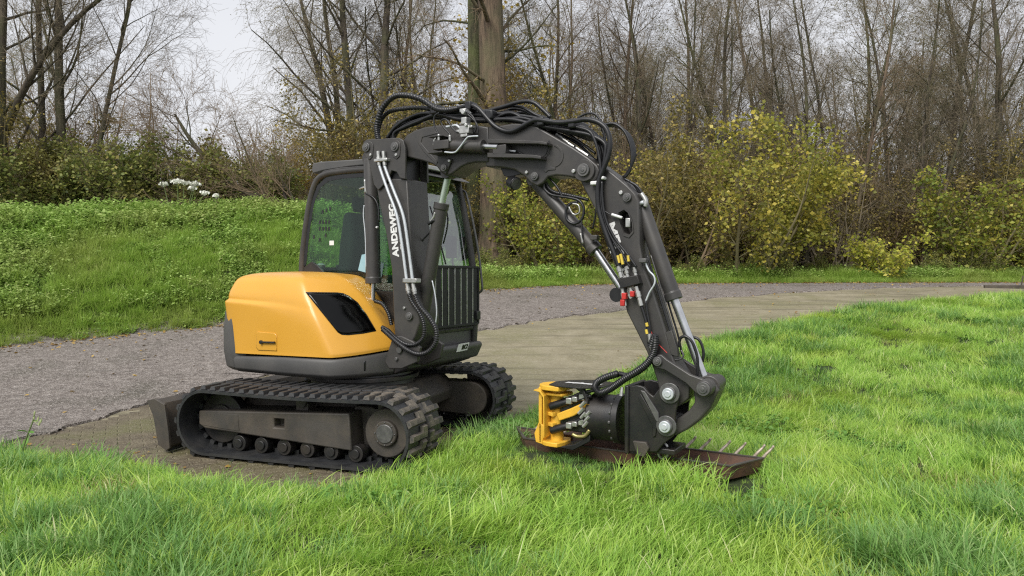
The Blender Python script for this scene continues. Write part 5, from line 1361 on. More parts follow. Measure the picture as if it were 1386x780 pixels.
def off(k, z): # inset outline
    cx_, cy_ = (L + Lf0) / 2, wd_ / 2; return [(cx_ + (x - cx_) * (1 - k / L * 2), cy_ + (y - cy_) * (1 - k / wd_ * 2), z) for x, y in top]
mb.rings([off(.03, zb_ - .01), off(0.0, zr), off(tk, zr), off(.03 + tk, zb_ + .012)], True, True)
tr_ = tp(mb, 'trough', 'rust', ang=30)
rimo = MB(); rimo.rings([off(-.006, zr + .001), off(-.006, zr + .009), off(tk + .004, zr + .009), off(tk + .004, zr + .001), off(-.006, zr + .001)], False, False); rimo.build('trough_rim', 'frame_paint', tr_, ang=30)
# teeth standing along the far rim
for px in (722, 735, 759, 821, 835, 925, 944, 970, 993, 1017, 1030):
    # position along far rim from its pixel
    best = min((abs(CX + F * (NA + ax * s + ay * wd_).x / (NA + ax * s + ay * wd_).y - px), s) for s in np.linspace(Lf0, Lf1, 200))[1]
    m_ = MB(); s = best; m_.tube(spline([(s, wd_ + .0, zr - .02), (s + .02, wd_ + .05, zr + .015), (s + .055, wd_ + .085, zr + .055), (s + .075, wd_ + .09, zr + .085)], 4), [.013] * 4 + [.012] * 4 + [.010] * 4 + [.006], 7)
    tp(m_, 'tooth', 'tine', ang=180)
mb = MB()
for k in range(26):
    s = Lf0 + .1 + (Lf1 - Lf0 - .15) * k / 25; mb.box(s - .02, s + .02, wd_ + .004, wd_ + .07, zr - .055, zr - .035)
tp(mb, 'cutter_bar', 'tine')
# mounting brackets between hitch and trough
for s in (.36, .88):
    m_ = MB(); m_.box(s - .05, s + .05, wd_ * .25, wd_ * .75, zb_ + .02, zr + .06); tp(m_, 'mounting_bracket', 'rust', bevel=.008)
# ------------------------------------------------------------------ trees and shrubs
barkmat('bark_dark', (0.15, 0.12, 0.085), (0.075, 0.06, 0.045), (0.03, 0.025, 0.02), (0.085, 0.09, 0.04))
barkmat('bark_brown', (0.26, 0.185, 0.125), (0.14, 0.10, 0.068), (0.045, 0.034, 0.025), (0.14, 0.13, 0.07), 7.0)
barkmat('bark_moss', (0.16, 0.145, 0.085), (0.085, 0.08, 0.045), (0.03, 0.028, 0.018), (0.11, 0.13, 0.045), 7.0)
pmat('twig', (0.27, 0.22, 0.15), (0.17, 0.14, 0.095), rough=0.9, scale=2)
pmat('twig_brown', (0.28, 0.20, 0.125), (0.17, 0.125, 0.08), rough=0.9, scale=2)
pmat('twig_olive', (0.25, 0.215, 0.115), (0.16, 0.14, 0.075), rough=0.9, scale=2)
leafmat('leaf_yellow', [(0.0, (0.16, 0.17, 0.04)), (0.35, (0.32, 0.31, 0.06)), (0.7, (0.50, 0.44, 0.08)), (0.9, (0.74, 0.60, 0.11)), (1.0, (0.82, 0.72, 0.28))], trans=.45, patch=(0.30, 0.34, 0.06), patch_scale=.5, patch_amt=.65)
leafmat('leaf_lime', [(0.0, (0.16, 0.21, 0.04)), (0.5, (0.34, 0.38, 0.06)), (0.9, (0.58, 0.52, 0.10)), (1.0, (0.68, 0.58, 0.14))], trans=.45, patch=(0.10, 0.16, 0.03), patch_scale=.7, patch_amt=.6)
leafmat('leaf_olive', [(0.0, (0.12, 0.11, 0.035)), (0.5, (0.24, 0.205, 0.055)), (0.85, (0.38, 0.30, 0.08)), (1.0, (0.52, 0.40, 0.13))], trans=.35, patch=(0.20, 0.145, 0.065), patch_scale=.6, patch_amt=.7)
leafmat('leaf_green', [(0.0, (0.09, 0.12, 0.03)), (0.5, (0.20, 0.235, 0.055)), (0.9, (0.34, 0.35, 0.09)), (1.0, (0.50, 0.42, 0.14))], trans=.35, patch=(0.30, 0.235, 0.08), patch_scale=.6, patch_amt=.75)
leafmat('leaf_willow', [(0.0, (0.14, 0.145, 0.075)), (0.6, (0.24, 0.23, 0.11)), (1.0, (0.36, 0.32, 0.16))], trans=.35)
leafmat('leaf_dark', [(0.0, (0.05, 0.045, 0.03)), (0.6, (0.11, 0.095, 0.055)), (1.0, (0.22, 0.19, 0.10))], trans=.25)
leafmat('leaf_bright', [(0.0, (0.25, 0.32, 0.05)), (0.5, (0.50, 0.52, 0.07)), (1.0, (0.75, 0.66, 0.14))], trans=.45)
leafmat('leaf_gold', [(0.0, (0.35, 0.24, 0.03)), (0.6, (0.58, 0.42, 0.05)), (1.0, (0.70, 0.55, 0.12))], trans=.45)

class Plant:
    """grows branches as polylines, batched into tubes; leaves as folded diamonds"""
    def __init__(s, seed): s.r = random.Random(seed); s.b = {}; s.leaves = []
    def poly(s, pts, rads, sides, part):
        s.b.setdefault((len(pts), sides, part), []).append((pts, rads))
    def grow(s, p, d, L, r0, r1, n, wob, trop=0.0):
        """random walk; trop > 0 bends up, < 0 droops"""
        r = s.r; pts = [p]; x, y, z = p; dx, dy, dz = d; st = L / (n - 1)
        for _ in range(n - 1):
            dx += r.gauss(0, wob); dy += r.gauss(0, wob); dz += r.gauss(0, wob) + trop
            l_ = math.sqrt(dx * dx + dy * dy + dz * dz) + 1e-9; dx /= l_; dy /= l_; dz /= l_
            x += dx * st; y += dy * st; z += dz * st; pts.append((x, y, z))
        return pts, [r0 + (r1 - r0) * i / (n - 1) for i in range(n)]
    def side(s, pts, i, ang):
        r = s.r; a = Vector(pts[min(i + 1, len(pts) - 1)]) - Vector(pts[max(i - 1, 0)]); a.normalize()
        q = a.orthogonal().normalized(); q.rotate(Matrix.Rotation(r.uniform(0, 6.283), 3, a))
        d = a * math.cos(ang) + q * math.sin(ang); return tuple(d)
    def at(s, pts, t):
        f = t * (len(pts) - 1); i = min(int(f), len(pts) - 2); k = f - i
        return tuple(pts[i][j] * (1 - k) + pts[i + 1][j] * k for j in range(3)), i
    def branch(s, pts, rads, spec, lev):
        """spec: per level (count, t0, t1, length, lenfall, angle, rad_ratio, npts, wobble, tropism, sides, part)"""
        if lev >= len(spec): return
        cnt, t0, t1, L, fall, ang, rr, n, wob, trop, sides, part = spec[lev]; r = s.r
        for k in range(cnt):
            t = t0 + (t1 - t0) * (k + r.random()) / cnt; p, i = s.at(pts, t)
            l_ = L * (1 - fall * t) * r.uniform(.6, 1.25); rad = max(.0035, rads[i] * rr * r.uniform(.7, 1.1))
            d = s.side(pts, i, ang * r.uniform(.6, 1.35))
            q, rq = s.grow(p, d, l_, rad, max(.0022, rad * .25), n, wob, trop)
            s.poly(q, rq, sides, part); s.branch(q, rq, spec, lev + 1)
            if lev == len(spec) - 1: s.ends.append(q)
    ends = None
    def leaf_on(s, count, size, spread, jitter=1.0, zmin=0.0):
        r = s.r; E = s.ends
        if not E: return
        for _ in range(count):
            q = r.choice(E); p = r.choice(q)
            if p[2] < zmin: continue
            s.leaves.append((p[0] + r.gauss(0, spread), p[1] + r.gauss(0, spread), max(.02, p[2] + r.gauss(0, spread)), size * r.uniform(.55, 1.25)))
    def mesh(s, part, name, mat):
        V = []; Fq = []; off = 0
        for (n, sides, pt), L in s.b.items():
            if pt != part: continue
            P = np.array([x[0] for x in L], float); Rr = np.array([x[1] for x in L], float)     # (m,n,3),(m,n)
            T = np.gradient(P, axis=1); T /= np.linalg.norm(T, axis=2, keepdims=True) + 1e-9
            ref = np.where(np.abs(T[..., 2:3]) > .9, np.array([1.0, 0, 0]), np.array([0, 0, 1.0]))
            A = np.cross(T, ref); A /= np.linalg.norm(A, axis=2, keepdims=True) + 1e-9; B = np.cross(T, A)
            an = np.arange(sides) * 2 * np.pi / sides
            W = P[:, :, None, :] + (A[:, :, None, :] * np.cos(an)[None, None, :, None] + B[:, :, None, :] * np.sin(an)[None, None, :, None]) * Rr[:, :, None, None]
            m = len(L); V.append(W.reshape(-1, 3))
            idx = np.arange(m * n * sides).reshape(m, n, sides) + off; nx = np.roll(idx, -1, axis=2)
            Fq.append(np.stack([idx[:, :-1], nx[:, :-1], nx[:, 1:], idx[:, 1:]], -1).reshape(-1, 4)); off += m * n * sides
        if not V: return None
        return npmesh(name, np.concatenate(V), np.concatenate(Fq), mat)
    def leafmesh(s, name, mat, aspect=.75):
        N = len(s.leaves); g = np.random.default_rng(s.r.randrange(1 << 30)); L = np.array(s.leaves)
        a = g.normal(size=(N, 3)); a[:, 2] *= .5; a[:, 2] -= .25; a /= np.linalg.norm(a, axis=1, keepdims=True)
        b = np.cross(a, g.normal(size=(N, 3))); b /= np.linalg.norm(b, axis=1, keepdims=True); c = np.cross(a, b)
        S = L[:, 3:4]; C = L[:, :3]
        V = np.stack([C, C + a * S * .5 + b * S * aspect * .5 + c * S * .10, C + a * S, C + a * S * .5 - b * S * aspect * .5 + c * S * .10], 1).reshape(-1, 3)
        i = np.arange(N)[:, None] * 4; Fq = np.concatenate([i + np.array([[0, 1, 2]]), i + np.array([[0, 2, 3]])], 0)
        return npmesh(name, V, Fq, mat)
def npmesh(name, V, Fc, mat):
    me = bpy.data.meshes.new(name); k = Fc.shape[1]; me.vertices.add(len(V)); me.vertices.foreach_set('co', V.astype(np.float32).ravel())
    me.loops.add(Fc.size); me.loops.foreach_set('vertex_index', Fc.astype(np.int32).ravel())
    me.polygons.add(len(Fc)); me.polygons.foreach_set('loop_start', np.arange(0, Fc.size, k, dtype=np.int32)); me.polygons.foreach_set('loop_total', np.full(len(Fc), k, np.int32))
    me.polygons.foreach_set('use_smooth', np.ones(len(Fc), bool)); me.materials.append(M[mat]); me.update(calc_edges=True); return me

def assemble(P, bark, twig, leaf=None, aspect=.75):
    """meshes of one plant: {'trunk':..., 'crown':..., 'leaves':...}"""
    d = {'trunk': P.mesh('trunk', 'trunk', bark), 'crown': P.mesh('crown', 'crown', twig)}
    if leaf and P.leaves: d['foliage'] = P.leafmesh('foliage', leaf, aspect)
    return {k: v for k, v in d.items() if v}
def plant(name, meshes, x, y, label, cat, group=None, scale=1.0, rz=0.0, sink=.05, tilt=(0, 0), sz=None):
    o = empty(name, (x, y, gz(x, y) - sink), rz); o.rotation_euler = (tilt[0], tilt[1], rz); o.scale = (scale, scale, sz or scale); tag(o, label, cat, group)
    for k, me in meshes.items(): link(bpy.data.objects.new(k, me), o)
    return o
def pxx(px, D): return (px - CX) / F * D

def zone(px):
    for lim, t in ((470, 'beside the willow by the open sky'), (590, 'behind the cab'), (655, 'beside the mossy trunk'), (722, 'next to the huge brown trunk'), (790, 'beyond the lime shrub under the boom'), (880, 'directly beyond the excavator arm'), (960, 'between the arm and the yellow shrub'), (1100, 'behind the large yellow shrub'), (1215, 'behind the small bright shrub'), (1328, 'behind the broad yellow-green shrub'), (9999, 'above the low timber beam')):
        if px < lim: return t
def bzone(px):
    for lim, t in ((50, 'below the tree with a sideways limb'), (140, 'below the three-trunked tree'), (205, 'between white flowers and three-trunked tree'), (290, 'next to the white flowers'), (9999, 'by the leaning trunk')):
        if px < lim: return t
# -- slender bare trees
def slender(seed, H, r0, multi=1, leaf=0, lspec=None):
    P = Plant(seed); P.ends = []
    for m_ in range(multi):
        d = (P.r.gauss(0, .10 * multi), P.r.gauss(0, .06 * multi), 1)
        q, rq = P.grow((P.r.gauss(0, .12 * (multi - 1)), P.r.gauss(0, .12 * (multi - 1)), 0), d, H * P.r.uniform(.85, 1.1), r0 * P.r.uniform(.7, 1.1), .03, 12, .05, .02)
        P.poly(q, rq, 8, 'trunk')
        P.branch(q, rq, [(20, .14, .97, H * .30, .55, .75, .42, 7, .10, .045, 5, 'trunk'), (8, .12, 1, 1.35, .35, .75, .45, 5, .13, .03, 4, 'crown'), (6, .1, 1, .8, .3, .7, .5, 4, .14, .02, 3, 'crown'), (3, .15, 1, .42, .3, .6, .7, 3, .15, .0, 3, 'crown')], 0)
    if leaf: P.leaf_on(leaf, .075, .06)
    return P
sl = [assemble(slender(101, 14, .15, 1, 1300), 'bark_dark', 'twig', 'leaf_dark', .6), assemble(slender(102, 15, .14, 1), 'bark_brown', 'twig_brown'), assemble(slender(103, 13, .12, 2, 1600), 'bark_dark', 'twig', 'leaf_dark', .6),
      assemble(slender(104, 14, .15, 1, 6000), 'bark_moss', 'twig_olive', 'leaf_willow', .5)]
SL_LAB = ['slender dark bare tree', 'slender brown bare tree', 'dark bare twin-stemmed tree', 'slender mossy tree with sparse olive leaves']
rt = random.Random(21)
for px, D, k, s in ((745, 29, 1, .95), (806, 28, 3, .9), (838, 31, 1, 1.0), (868, 29, 0, .95), (893, 33, 2, 1.0), (925, 30, 1, .9), (942, 27.5, 2, .85), (985, 31, 0, 1.0), (1020, 29, 3, .9), (1045, 33, 1, 1.1), (1092, 29, 0, .85), (1118, 31, 2, .95), (1165, 33, 3, 1.05), (1205, 30, 0, .9),
                     (1248, 28, 2, .9), (1278, 29.5, 0, 1.05), (1305, 32, 3, 1.0), (1345, 28, 0, 1.1), (1378, 30, 3, 1.0), (715, 33, 2, .95), (1150, 28.5, 1, .8), (1420, 29, 2, 1.0), (575, 31, 1, .8), (545, 29, 2, .75)):
    plant('bare_tree', sl[k], pxx(px, D), D, SL_LAB[k] + ' ' + zone(px), 'tree', ['slender dark bare trees', 'slender brown bare trees', 'twin-stemmed bare trees', 'slender mossy trees'][k], s, rt.uniform(0, 6.28), tilt=(rt.gauss(0, .03), rt.gauss(0, .05)))

# -- the big double trunk
P = Plant(55); P.ends = []
q, rq = P.grow((0, 0, 0), (-.01, 0, 1), 16, .52, .36, 12, .012, .0); rq[0] = .68; P.poly(q, rq, 14, 'trunk')
P.branch(q, rq, [(17, .30, .95, 5.0, .2, 1.15, .22, 9, .12, -.02, 6, 'trunk'), (8, .2, 1, 1.8, .3, .8, .42, 6, .15, .0, 4, 'crown'), (6, .15, 1, .9, .3, .7, .5, 4, .15, .0, 3, 'crown'), (3, .15, 1, .5, .3, .7, .6, 3, .15, -.02, 3, 'crown')], 0)
big = assemble(P, 'bark_brown', 'twig_brown')
plant('large_tree', big, pxx(668, 25.5), 25.5, 'huge brown-barked tree trunk with ragged side limbs behind the excavator boom', 'tree', rz=.6)
P = Plant(56); P.ends = []
q, rq = P.grow((0, 0, 0), (-.02, 0, 1), 16, .27, .20, 12, .014, .0); P.poly(q, rq, 12, 'trunk')
P.branch(q, rq, [(14, .25, .95, 4.2, .2, 1.1, .28, 8, .12, -.02, 5, 'trunk'), (8, .2, 1, 1.6, .3, .8, .42, 5, .15, .0, 4, 'crown'), (6, .15, 1, .8, .3, .7, .5, 4, .15, .0, 3, 'crown')], 0)
plant('mossy_tree', assemble(P, 'bark_moss', 'twig_olive'), pxx(641, 26.6), 26.6, 'straight mossy green trunk standing against the huge brown tree', 'tree', rz=2.2)

# -- trees over the bank on the far side of the sky gap
P = Plant(61); P.ends = []
for bx, dd, r0, H in ((0, (.05, 0, 1), .15, 13), (-.5, (-.03, 0, 1), .11, 12), (.7, (.07, .1, 1), .07, 9)):
    q, rq = P.grow((bx, 0, 0), dd, H, r0, .05, 12, .03, .01); P.poly(q, rq, 10, 'trunk')
    P.branch(q, rq, [(15, .12, .95, 4.2, .4, .6, .42, 8, .10, .05, 5, 'trunk'), (8, .2, 1, 1.6, .3, .7, .42, 6, .12, .03, 4, 'crown'), (6, .15, 1, .9, .3, .7, .5, 4, .14, .0, 3, 'crown'), (3, .2, 1, .5, .3, .6, .6, 3, .14, -.03, 3, 'crown')], 0)
tri = assemble(P, 'bark_dark', 'twig')
plant('bank_tree', tri, pxx(84, 22), 22, 'bare tree with three upright trunks growing on top of the bank', 'tree')
P = Plant(62); P.ends = []
q, rq = P.grow((0, 0, 0), (-.02, 0, 1), 12, .15, .08, 12, .02, .0); P.poly(q, rq, 10, 'trunk')
lq = spline([(0, 0, 2.4), (.9, -.3, 3.9), (2.2, -.5, 5.4), (3.6, -.5, 6.5), (5.0, -.3, 7.4)], 3); lr = list(np.linspace(.11, .025, len(lq)))
P.poly([tuple(p) for p in lq], lr, 8, 'trunk')
sp_ = [(13, .12, .95, 3.0, .3, .7, .42, 7, .10, .05, 5, 'trunk'), (8, .2, 1, 1.4, .3, .7, .42, 5, .12, .03, 4, 'crown'), (6, .15, 1, .8, .3, .7, .5, 4, .14, .0, 3, 'crown'), (3, .2, 1, .45, .3, .6, .6, 3, .14, -.03, 3, 'crown')]
P.branch(q, rq, sp_, 0); P.branch([tuple(p) for p in lq], lr, sp_, 0)
plant('bank_tree', assemble(P, 'bark_dark', 'twig'), pxx(6, 21), 21, 'dark tree on the bank with one long limb reaching out sideways', 'tree')
# leaning trunk
P = Plant(63); P.ends = []
lq = [tuple(p) for p in spline([(.4, 0, -.2), (-.5, 0, .15), (-1.5, 0, .45), (-2.5, .1, 1.1), (-3.3, .1, 2.0), (-3.9, .2, 2.9)], 3)]; lr = list(np.linspace(.19, .03, len(lq)))
P.poly(lq, lr, 9, 'trunk')
P.branch(lq, lr, [(20, .1, .98, 2.2, .2, .8, .36, 7, .12, .09, 4, 'trunk'), (9, .15, 1, 1.4, .3, .7, .42, 5, .12, .03, 4, 'crown'), (7, .15, 1, .8, .3, .7, .5, 4, .14, .0, 3, 'crown'), (3, .2, 1, .45, .3, .6, .6, 3, .14, -.02, 3, 'crown')], 0)
lean = assemble(P, 'bark_dark', 'twig_brown')
plant('leaning_tree', lean, pxx(418, 21), 21, 'dark trunk leaning low over the bank with upright brown shoots', 'tree')

# -- willow with hanging twigs
def willow(seed):
    P = Plant(seed); P.ends = []
    for bx, dd, r0 in ((0, (.04, 0, 1), .24), (-.5, (-.16, 0, 1), .2)):
        q, rq = P.grow((bx, 0, 0), dd, 12, r0, .06, 12, .03, .0); P.poly(q, rq, 9, 'trunk')
        P.branch(q, rq, [(15, .25, .98, 4.2, .3, .9, .42, 8, .10, .02, 5, 'trunk'), (9, .2, 1, 1.7, .3, .8, .40, 6, .12, -.10, 4, 'crown'), (8, .1, 1, 1.2, .3, .7, .5, 5, .10, -.28, 3, 'crown'), (2, .1, 1, .7, .3, .5, .7, 4, .10, -.3, 3, 'crown')], 0)
    P.leaf_on(10000, .075, .06); return P
wil = assemble(willow(71), 'bark_dark', 'twig', 'leaf_willow', .35)
plant('willow_tree', wil, pxx(512, 26), 26, 'dark willow with dense hanging grey twigs behind the cab', 'tree')
plant('willow_tree', wil, pxx(462, 30), 30, 'smaller willow with hanging twigs at the edge of the open sky', 'tree', scale=.85, rz=2.0)

# -- bare bushes (many stems)
def bushy(seed, H, W, stems, leaf=0, size=.07, spread=.06, dens=1.0, droop=.04, zmin=0.0):
    P = Plant(seed); P.ends = []
    for k in range(stems):
        a = P.r.uniform(0, 6.283); rr_ = W * .28 * math.sqrt(P.r.random()); lean_ = P.r.uniform(.05, .75) * W / H
        d = (math.cos(a) * lean_, math.sin(a) * lean_, 1)
        q, rq = P.grow((rr_ * math.cos(a), rr_ * math.sin(a), 0), d, H * P.r.uniform(.55, 1.05), .028 + .006 * H, .008, 8, .08, .0); P.poly(q, rq, 5, 'trunk')
        P.branch(q, rq, [(int(9 * dens), .10, 1, H * .26, .3, .7, .5, 5, .12, .03, 4, 'crown'), (int(6 * dens), .1, 1, H * .13, .3, .7, .55, 4, .13, .0, 3, 'crown'), (3, .1, 1, .3, .3, .7, .7, 3, .14, .0, 3, 'crown')], 0)
    if leaf: P.leaf_on(leaf, size, spread, zmin=zmin)
    return P
bare = [assemble(bushy(81, 5.0, 3.6, 9), 'twig_brown', 'twig_brown'), assemble(bushy(82, 4.2, 3.2, 9, 900, .05), 'twig', 'twig', 'leaf_olive')]
for px, D, k, s in ((150, 24, 0, 1.0), (205, 25, 1, .78), (265, 23.5, 0, .62), (310, 26, 1, .68), (360, 24, 0, .68), (400, 27, 1, .85), (60, 25, 1, 1.1), (120, 28, 0, 1.3), (180, 26, 0, .85), (335, 27, 0, .62)):
    plant('bare_bush', bare[k], pxx(px, D), D, ['leafless brown bush on the bank', 'grey twiggy bush on the bank'][k] + ' ' + bzone(px), 'bush', ['brown bare bushes on the bank', 'grey twiggy bushes on the bank'][k], s, rt.uniform(0, 6.28))

# -- leafy shrubs
olive = [assemble(bushy(91, 4.6, 3.6, 9, 6500, .095, .10), 'twig_olive', 'twig_olive', 'leaf_olive'), assemble(bushy(92, 3.6, 3.4, 9, 6000, .09, .10), 'twig_brown', 'twig_brown', 'leaf_olive')]
greenb = [assemble(bushy(93, 2.0, 2.8, 8, 5200, .10, .10), 'twig_olive', 'twig_olive', 'leaf_green'), assemble(bushy(94, 2.6, 2.8, 8, 5200, .10, .10), 'twig_olive', 'twig_olive', 'leaf_green')]
yel = assemble(bushy(95, 5.0, 5.0, 14, 17000, .115, .14, zmin=.4), 'twig_olive', 'twig_olive', 'leaf_yellow', .85)
lime = assemble(bushy(96, 3.4, 3.2, 10, 5600, .12, .11), 'twig_olive', 'twig_olive', 'leaf_lime', .8)
small = assemble(bushy(97, 1.55, 2.1, 9, 2600, .13, .08), 'twig_olive', 'twig_olive', 'leaf_bright', .6)
gold = assemble(bushy(98, 6.5, 4.0, 9, 5200, .12, .16, zmin=2.5), 'twig_brown', 'twig', 'leaf_gold')
plant('maple_shrub', yel, pxx(996, 25.6), 25.6, 'large rounded shrub full of yellow and green autumn leaves by the road', 'shrub', rz=.4, scale=1.12)
plant('maple_shrub', lime, pxx(752, 24.6), 24.6, 'lime green shrub seen under the bent boom', 'shrub', scale=.95)
plant('maple_shrub', lime, pxx(1310, 26.8), 26.8, 'broad yellow-green shrub growing beneath dark bare trees', 'shrub', scale=1.12, rz=1.9)
plant('maple_shrub', yel, pxx(1385, 27.5), 27.5, 'wide yellow-leaved shrub beside the low timber beam', 'shrub', scale=.66, rz=2.9)
plant('young_shrub', small, pxx(1190, 24.6), 24.6, 'small bright yellow-green shrub at the edge of the tarmac', 'shrub')
plant('golden_tree', gold, pxx(608, 33), 33, 'tall golden-leaved tree glimpsed behind the mossy trunk', 'tree', scale=1.5)
plant('golden_tree', gold, pxx(395, 27), 27, 'low golden-leaved bush behind the leaning trunk', 'bush', scale=.62, rz=1.3)
for px, D, k, s in ((715, 27.5, 0, .8), (800, 25.5, 1, 1.0), (850, 26, 0, 1.15), (905, 25.4, 1, 1.15), (955, 26, 0, 1.15), (1235, 28.5, 1, 1.1), (1335, 28.5, 0, 1.0), (605, 25.5, 0, 1.05), (555, 25.5, 1, 1.35), (480, 25, 0, 1.0), (985, 28, 1, 1.3), (1420, 29, 0, 1.0), (770, 28, 0, 1.3), (650, 30, 0, 1.3)):
    plant('thicket_shrub', olive[k], pxx(px, D), D, ['tall olive-leaved shrub', 'brown-stemmed shrub with withered leaves'][k] + ' ' + zone(px), 'shrub', ['olive shrubs in the thicket', 'withered shrubs in the thicket'][k], s, rt.uniform(0, 6.28))
for px, D, k, s in ((20, 20.5, 0, 1.1), (75, 21, 1, .85), (125, 20.5, 0, 1.0), (175, 21, 1, .95), (225, 21.3, 0, 1.1), (275, 21.5, 1, .8), (320, 22, 0, 1.0), (365, 22.5, 1, .75), (-20, 21, 1, 1.2)):
    plant('bramble_bush', greenb[k], pxx(px, D), D, ['low green bramble on the bank crest', 'taller green bush on the bank crest'][k] + ' ' + bzone(px), 'bush', ['low brambles on the bank crest', 'taller bushes on the bank crest'][k], s, rt.uniform(0, 6.28))
plant('bramble_bush', olive[0], pxx(14, 21.5), 21.5, 'yellowish brown bush beside the dark tree on the bank', 'bush', scale=1.0, rz=2.4)
for px, D, k, s in ((700, 23.3, 0, .42), (665, 22.6, 0, .40), (1000, 24.4, 0, .42), (880, 24.2, 1, .36), (1120, 25.4, 0, .40), (1260, 25.6, 0, .45), (1330, 25.8, 1, .40), (820, 24.3, 0, .40), (940, 24.4, 0, .4), (1060, 24.6, 1, .35)):
    plant('roadside_bush', greenb[k], pxx(px, D), D, 'knee-high green roadside bush ' + zone(px).replace('behind', 'in front of').replace('above', 'near'), 'bush', 'low bushes along the far road edge', s, rt.uniform(0, 6.28))

# -- the wood further back, one mass
def wood_points():
    rg = random.Random(31); out = []
    for _ in range(125):
        D = rg.uniform(33, 52); x = pxx(rg.uniform(500, 1740), D) if rg.random() < .88 else pxx(rg.uniform(-320, 110), D)
        out.append((x, D, gz(x, D) - .1, 0, 0, rg.uniform(0, 6.28), rg.uniform(.7, 1.05), rg.choice((0, 1, 2))))
    for _ in range(330):
        D = rg.uniform(29, 44); x = pxx(rg.uniform(-340, 1760), D)
        q_ = CX + F * x / D; s = rg.uniform(.8, 1.4) * (.45 if 160 < q_ < 400 else 1)
        out.append((x, D, gz(x, D) - .1, 0, 0, rg.uniform(0, 6.28), s, rg.choice((3, 4, 5, 5, 6))))
    return out
def merged(d, name):
    bm = bmesh.new(); mats = []; me = bpy.data.meshes.new(name)
    for i, (k, m_) in enumerate(d.items()):
        nf = len(bm.faces); bm.from_mesh(m_); bm.faces.ensure_lookup_table()
        for f in bm.faces[nf:]: f.material_index = i
        mats.append(m_.materials[0])
    bm.to_mesh(me); bm.free()
    for m_ in mats: me.materials.append(m_)
    return me
scatter('wood', [merged(sl[0], 'wood_a'), merged(sl[1], 'wood_b'), merged(sl[3], 'wood_c'), merged(bare[0], 'wood_d'), merged(bare[1], 'wood_e'), merged(olive[1], 'wood_f'), merged(olive[0], 'wood_g')], wood_points(), 'dense tangle of distant bare trees and undergrowth behind the thicket', 'woodland')

# -- small things
pmat('weathered_wood', (0.10, 0.085, 0.065), (0.055, 0.048, 0.038), rough=.9, scale=6, bump=.5, bscale=30)
bx0, by0 = ground_px(1332, 390); bx1, by1 = bx0 + 3.2, by0 - .9
bo = empty('timber_beam', (bx0, by0, gz(bx0, by0))); tag(bo, 'low weathered timber beam lying beside the road on the verge', 'beam')
dv = Vector((bx1 - bx0, by1 - by0, 0)); an = math.atan2(dv.y, dv.x)
o = MB().box(0, dv.length, -.06, .06, -.04, .085).build('beam', 'weathered_wood', bo, bevel=.015); o.rotation_euler = (0, 0, an)
for k, s in enumerate((.9, 1.25)):
    m_ = MB(); m_.cyl((s, .0, .0), (s + .06, .02, .34), .018, sides=8); o = m_.build('stake', 'weathered_wood', bo); o.rotation_euler = (0, 0, an)
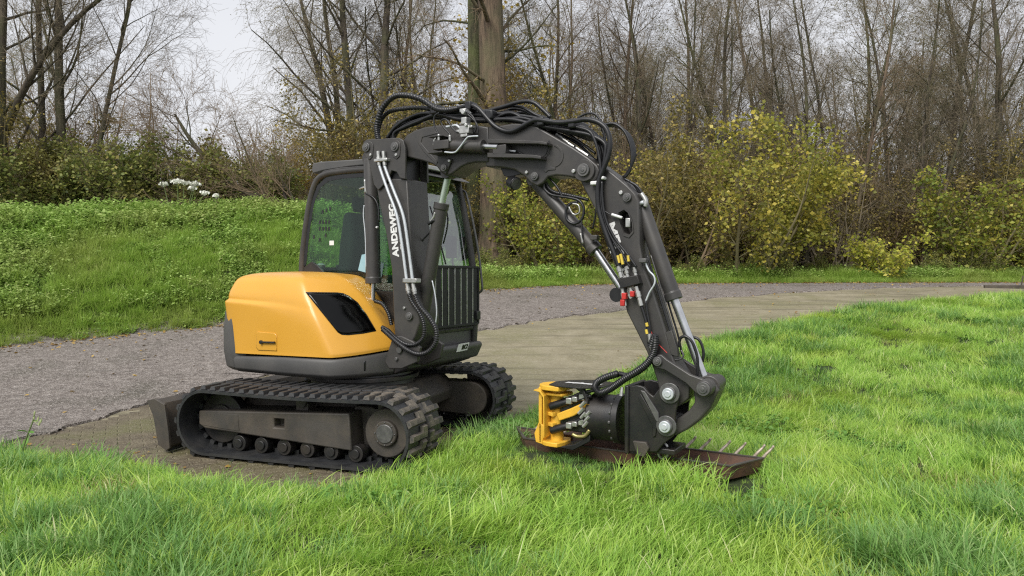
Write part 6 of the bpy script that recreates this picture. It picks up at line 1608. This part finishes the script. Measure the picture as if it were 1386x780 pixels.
# hogweed in flower on the crest
pmat('flower_white', (0.78, 0.78, 0.70), rough=.7); pmat('pale_bud', (0.42, 0.48, 0.22), rough=.7); pmat('stalk', (0.12, 0.17, 0.05), rough=.7)
fx, fy = pxx(243, 18.6), 18.6; fz = gz(fx, fy)
fo = empty('flowering_weed', (fx, fy, fz)); tag(fo, 'white-flowered weed in bloom on the crest of the bank', 'plant')
rf = random.Random(8)
for (dx, h, s) in ((-.40, .80, .10), (-.05, .88, .17), (.12, .84, .13), (.40, .82, .13), (.32, .70, .10), (.62, .58, .12), (.92, .50, .07)):
    m_ = MB(); m_.tube([(dx * .4, 0, -.05), (dx * .8, 0, h * .6), (dx, 0, h)], [.012, .010, .006], 6); m_.build('stem', 'stalk', fo)
    m_ = MB()
    for k in range(40):
        a, r_ = rf.uniform(0, 6.283), s * math.sqrt(rf.random()); x, y, z = dx + r_ * math.cos(a), r_ * math.sin(a), h + .06 - .35 * r_ + rf.uniform(-.02, .02); q = .026; t1, t2 = Vector((rf.gauss(0, 1), rf.gauss(0, 1), rf.gauss(0, .6))).normalized() * q, Vector((0, rf.gauss(0, .5), 1)).normalized() * q; c0_ = Vector((x, y, z))
        m_.add([c0_ - t1 - t2, c0_ + t1 - t2, c0_ + t1 + t2, c0_ - t1 + t2], [(0, 1, 2, 3)]); m_.add([(x, y, z), (x + .006, y, z), (dx, 0, h - .06)], [(0, 1, 2)])
    m_.build('umbel', 'flower_white', fo)
# tall dock stalk at the lawn's edge
dx_, dy_ = pxx(56, 6.45), 6.25; dz_ = lawnz(dx_, dy_)
do = empty('dock_weed', (dx_, dy_, dz_)); tag(do, 'single tall weed stalk with pale flower heads at the edge of the lawn', 'plant')
stem_p = [(-.05, 0, -.03), (-.02, 0, .12), (.02, 0, .24), (.05, .01, .33), (.06, .01, .38)]
MB().tube(spline(stem_p, 4), .006, 6).build('stem', 'stalk', do, ang=180)
for i, (t, s) in enumerate(((0, .14), (1, .12), (2, .10), (2, .09), (3, .06))):
    m_ = MB(); mt = Matrix.Translation(stem_p[t]) @ Euler((.2 * i, -.7 + .2 * i, 1.9 * i)).to_matrix().to_4x4(); m_.add([mt @ Vector(p) for p in leaf_pts(s, s * .35)], LEAF_F); m_.build('leaf', 'clover', do, ang=180)
for (x, z) in ((.06, .40), (.09, .35), (.115, .335), (.10, .31), (.055, .36)):
    m_ = MB(); m_.tube([(x, .01, z - .02), (x + .004, .01, z), (x + .006, .01, z + .02)], [.003, .008, .002], 6); m_.tube([(.055, .01, .33), (x, .01, z - .015)], .002, 4); m_.build('flower_head', 'pale_bud', do)

# look-alikes that share a label are told apart by how far they stand from the road
byl = {}
for o in list(col.objects):
    if o.parent is None and o.get('category') and o.get('label'): byl.setdefault(o['label'], []).append(o)
for l_, os_ in byl.items():
    if len(os_) == 2 and abs(os_[0].location.y - os_[1].location.y) > .15:
        os_.sort(key=lambda o: o.location.y)
        os_[0]['label'] = l_ + ', nearer the road'; os_[1]['label'] = l_ + ', further from the road'
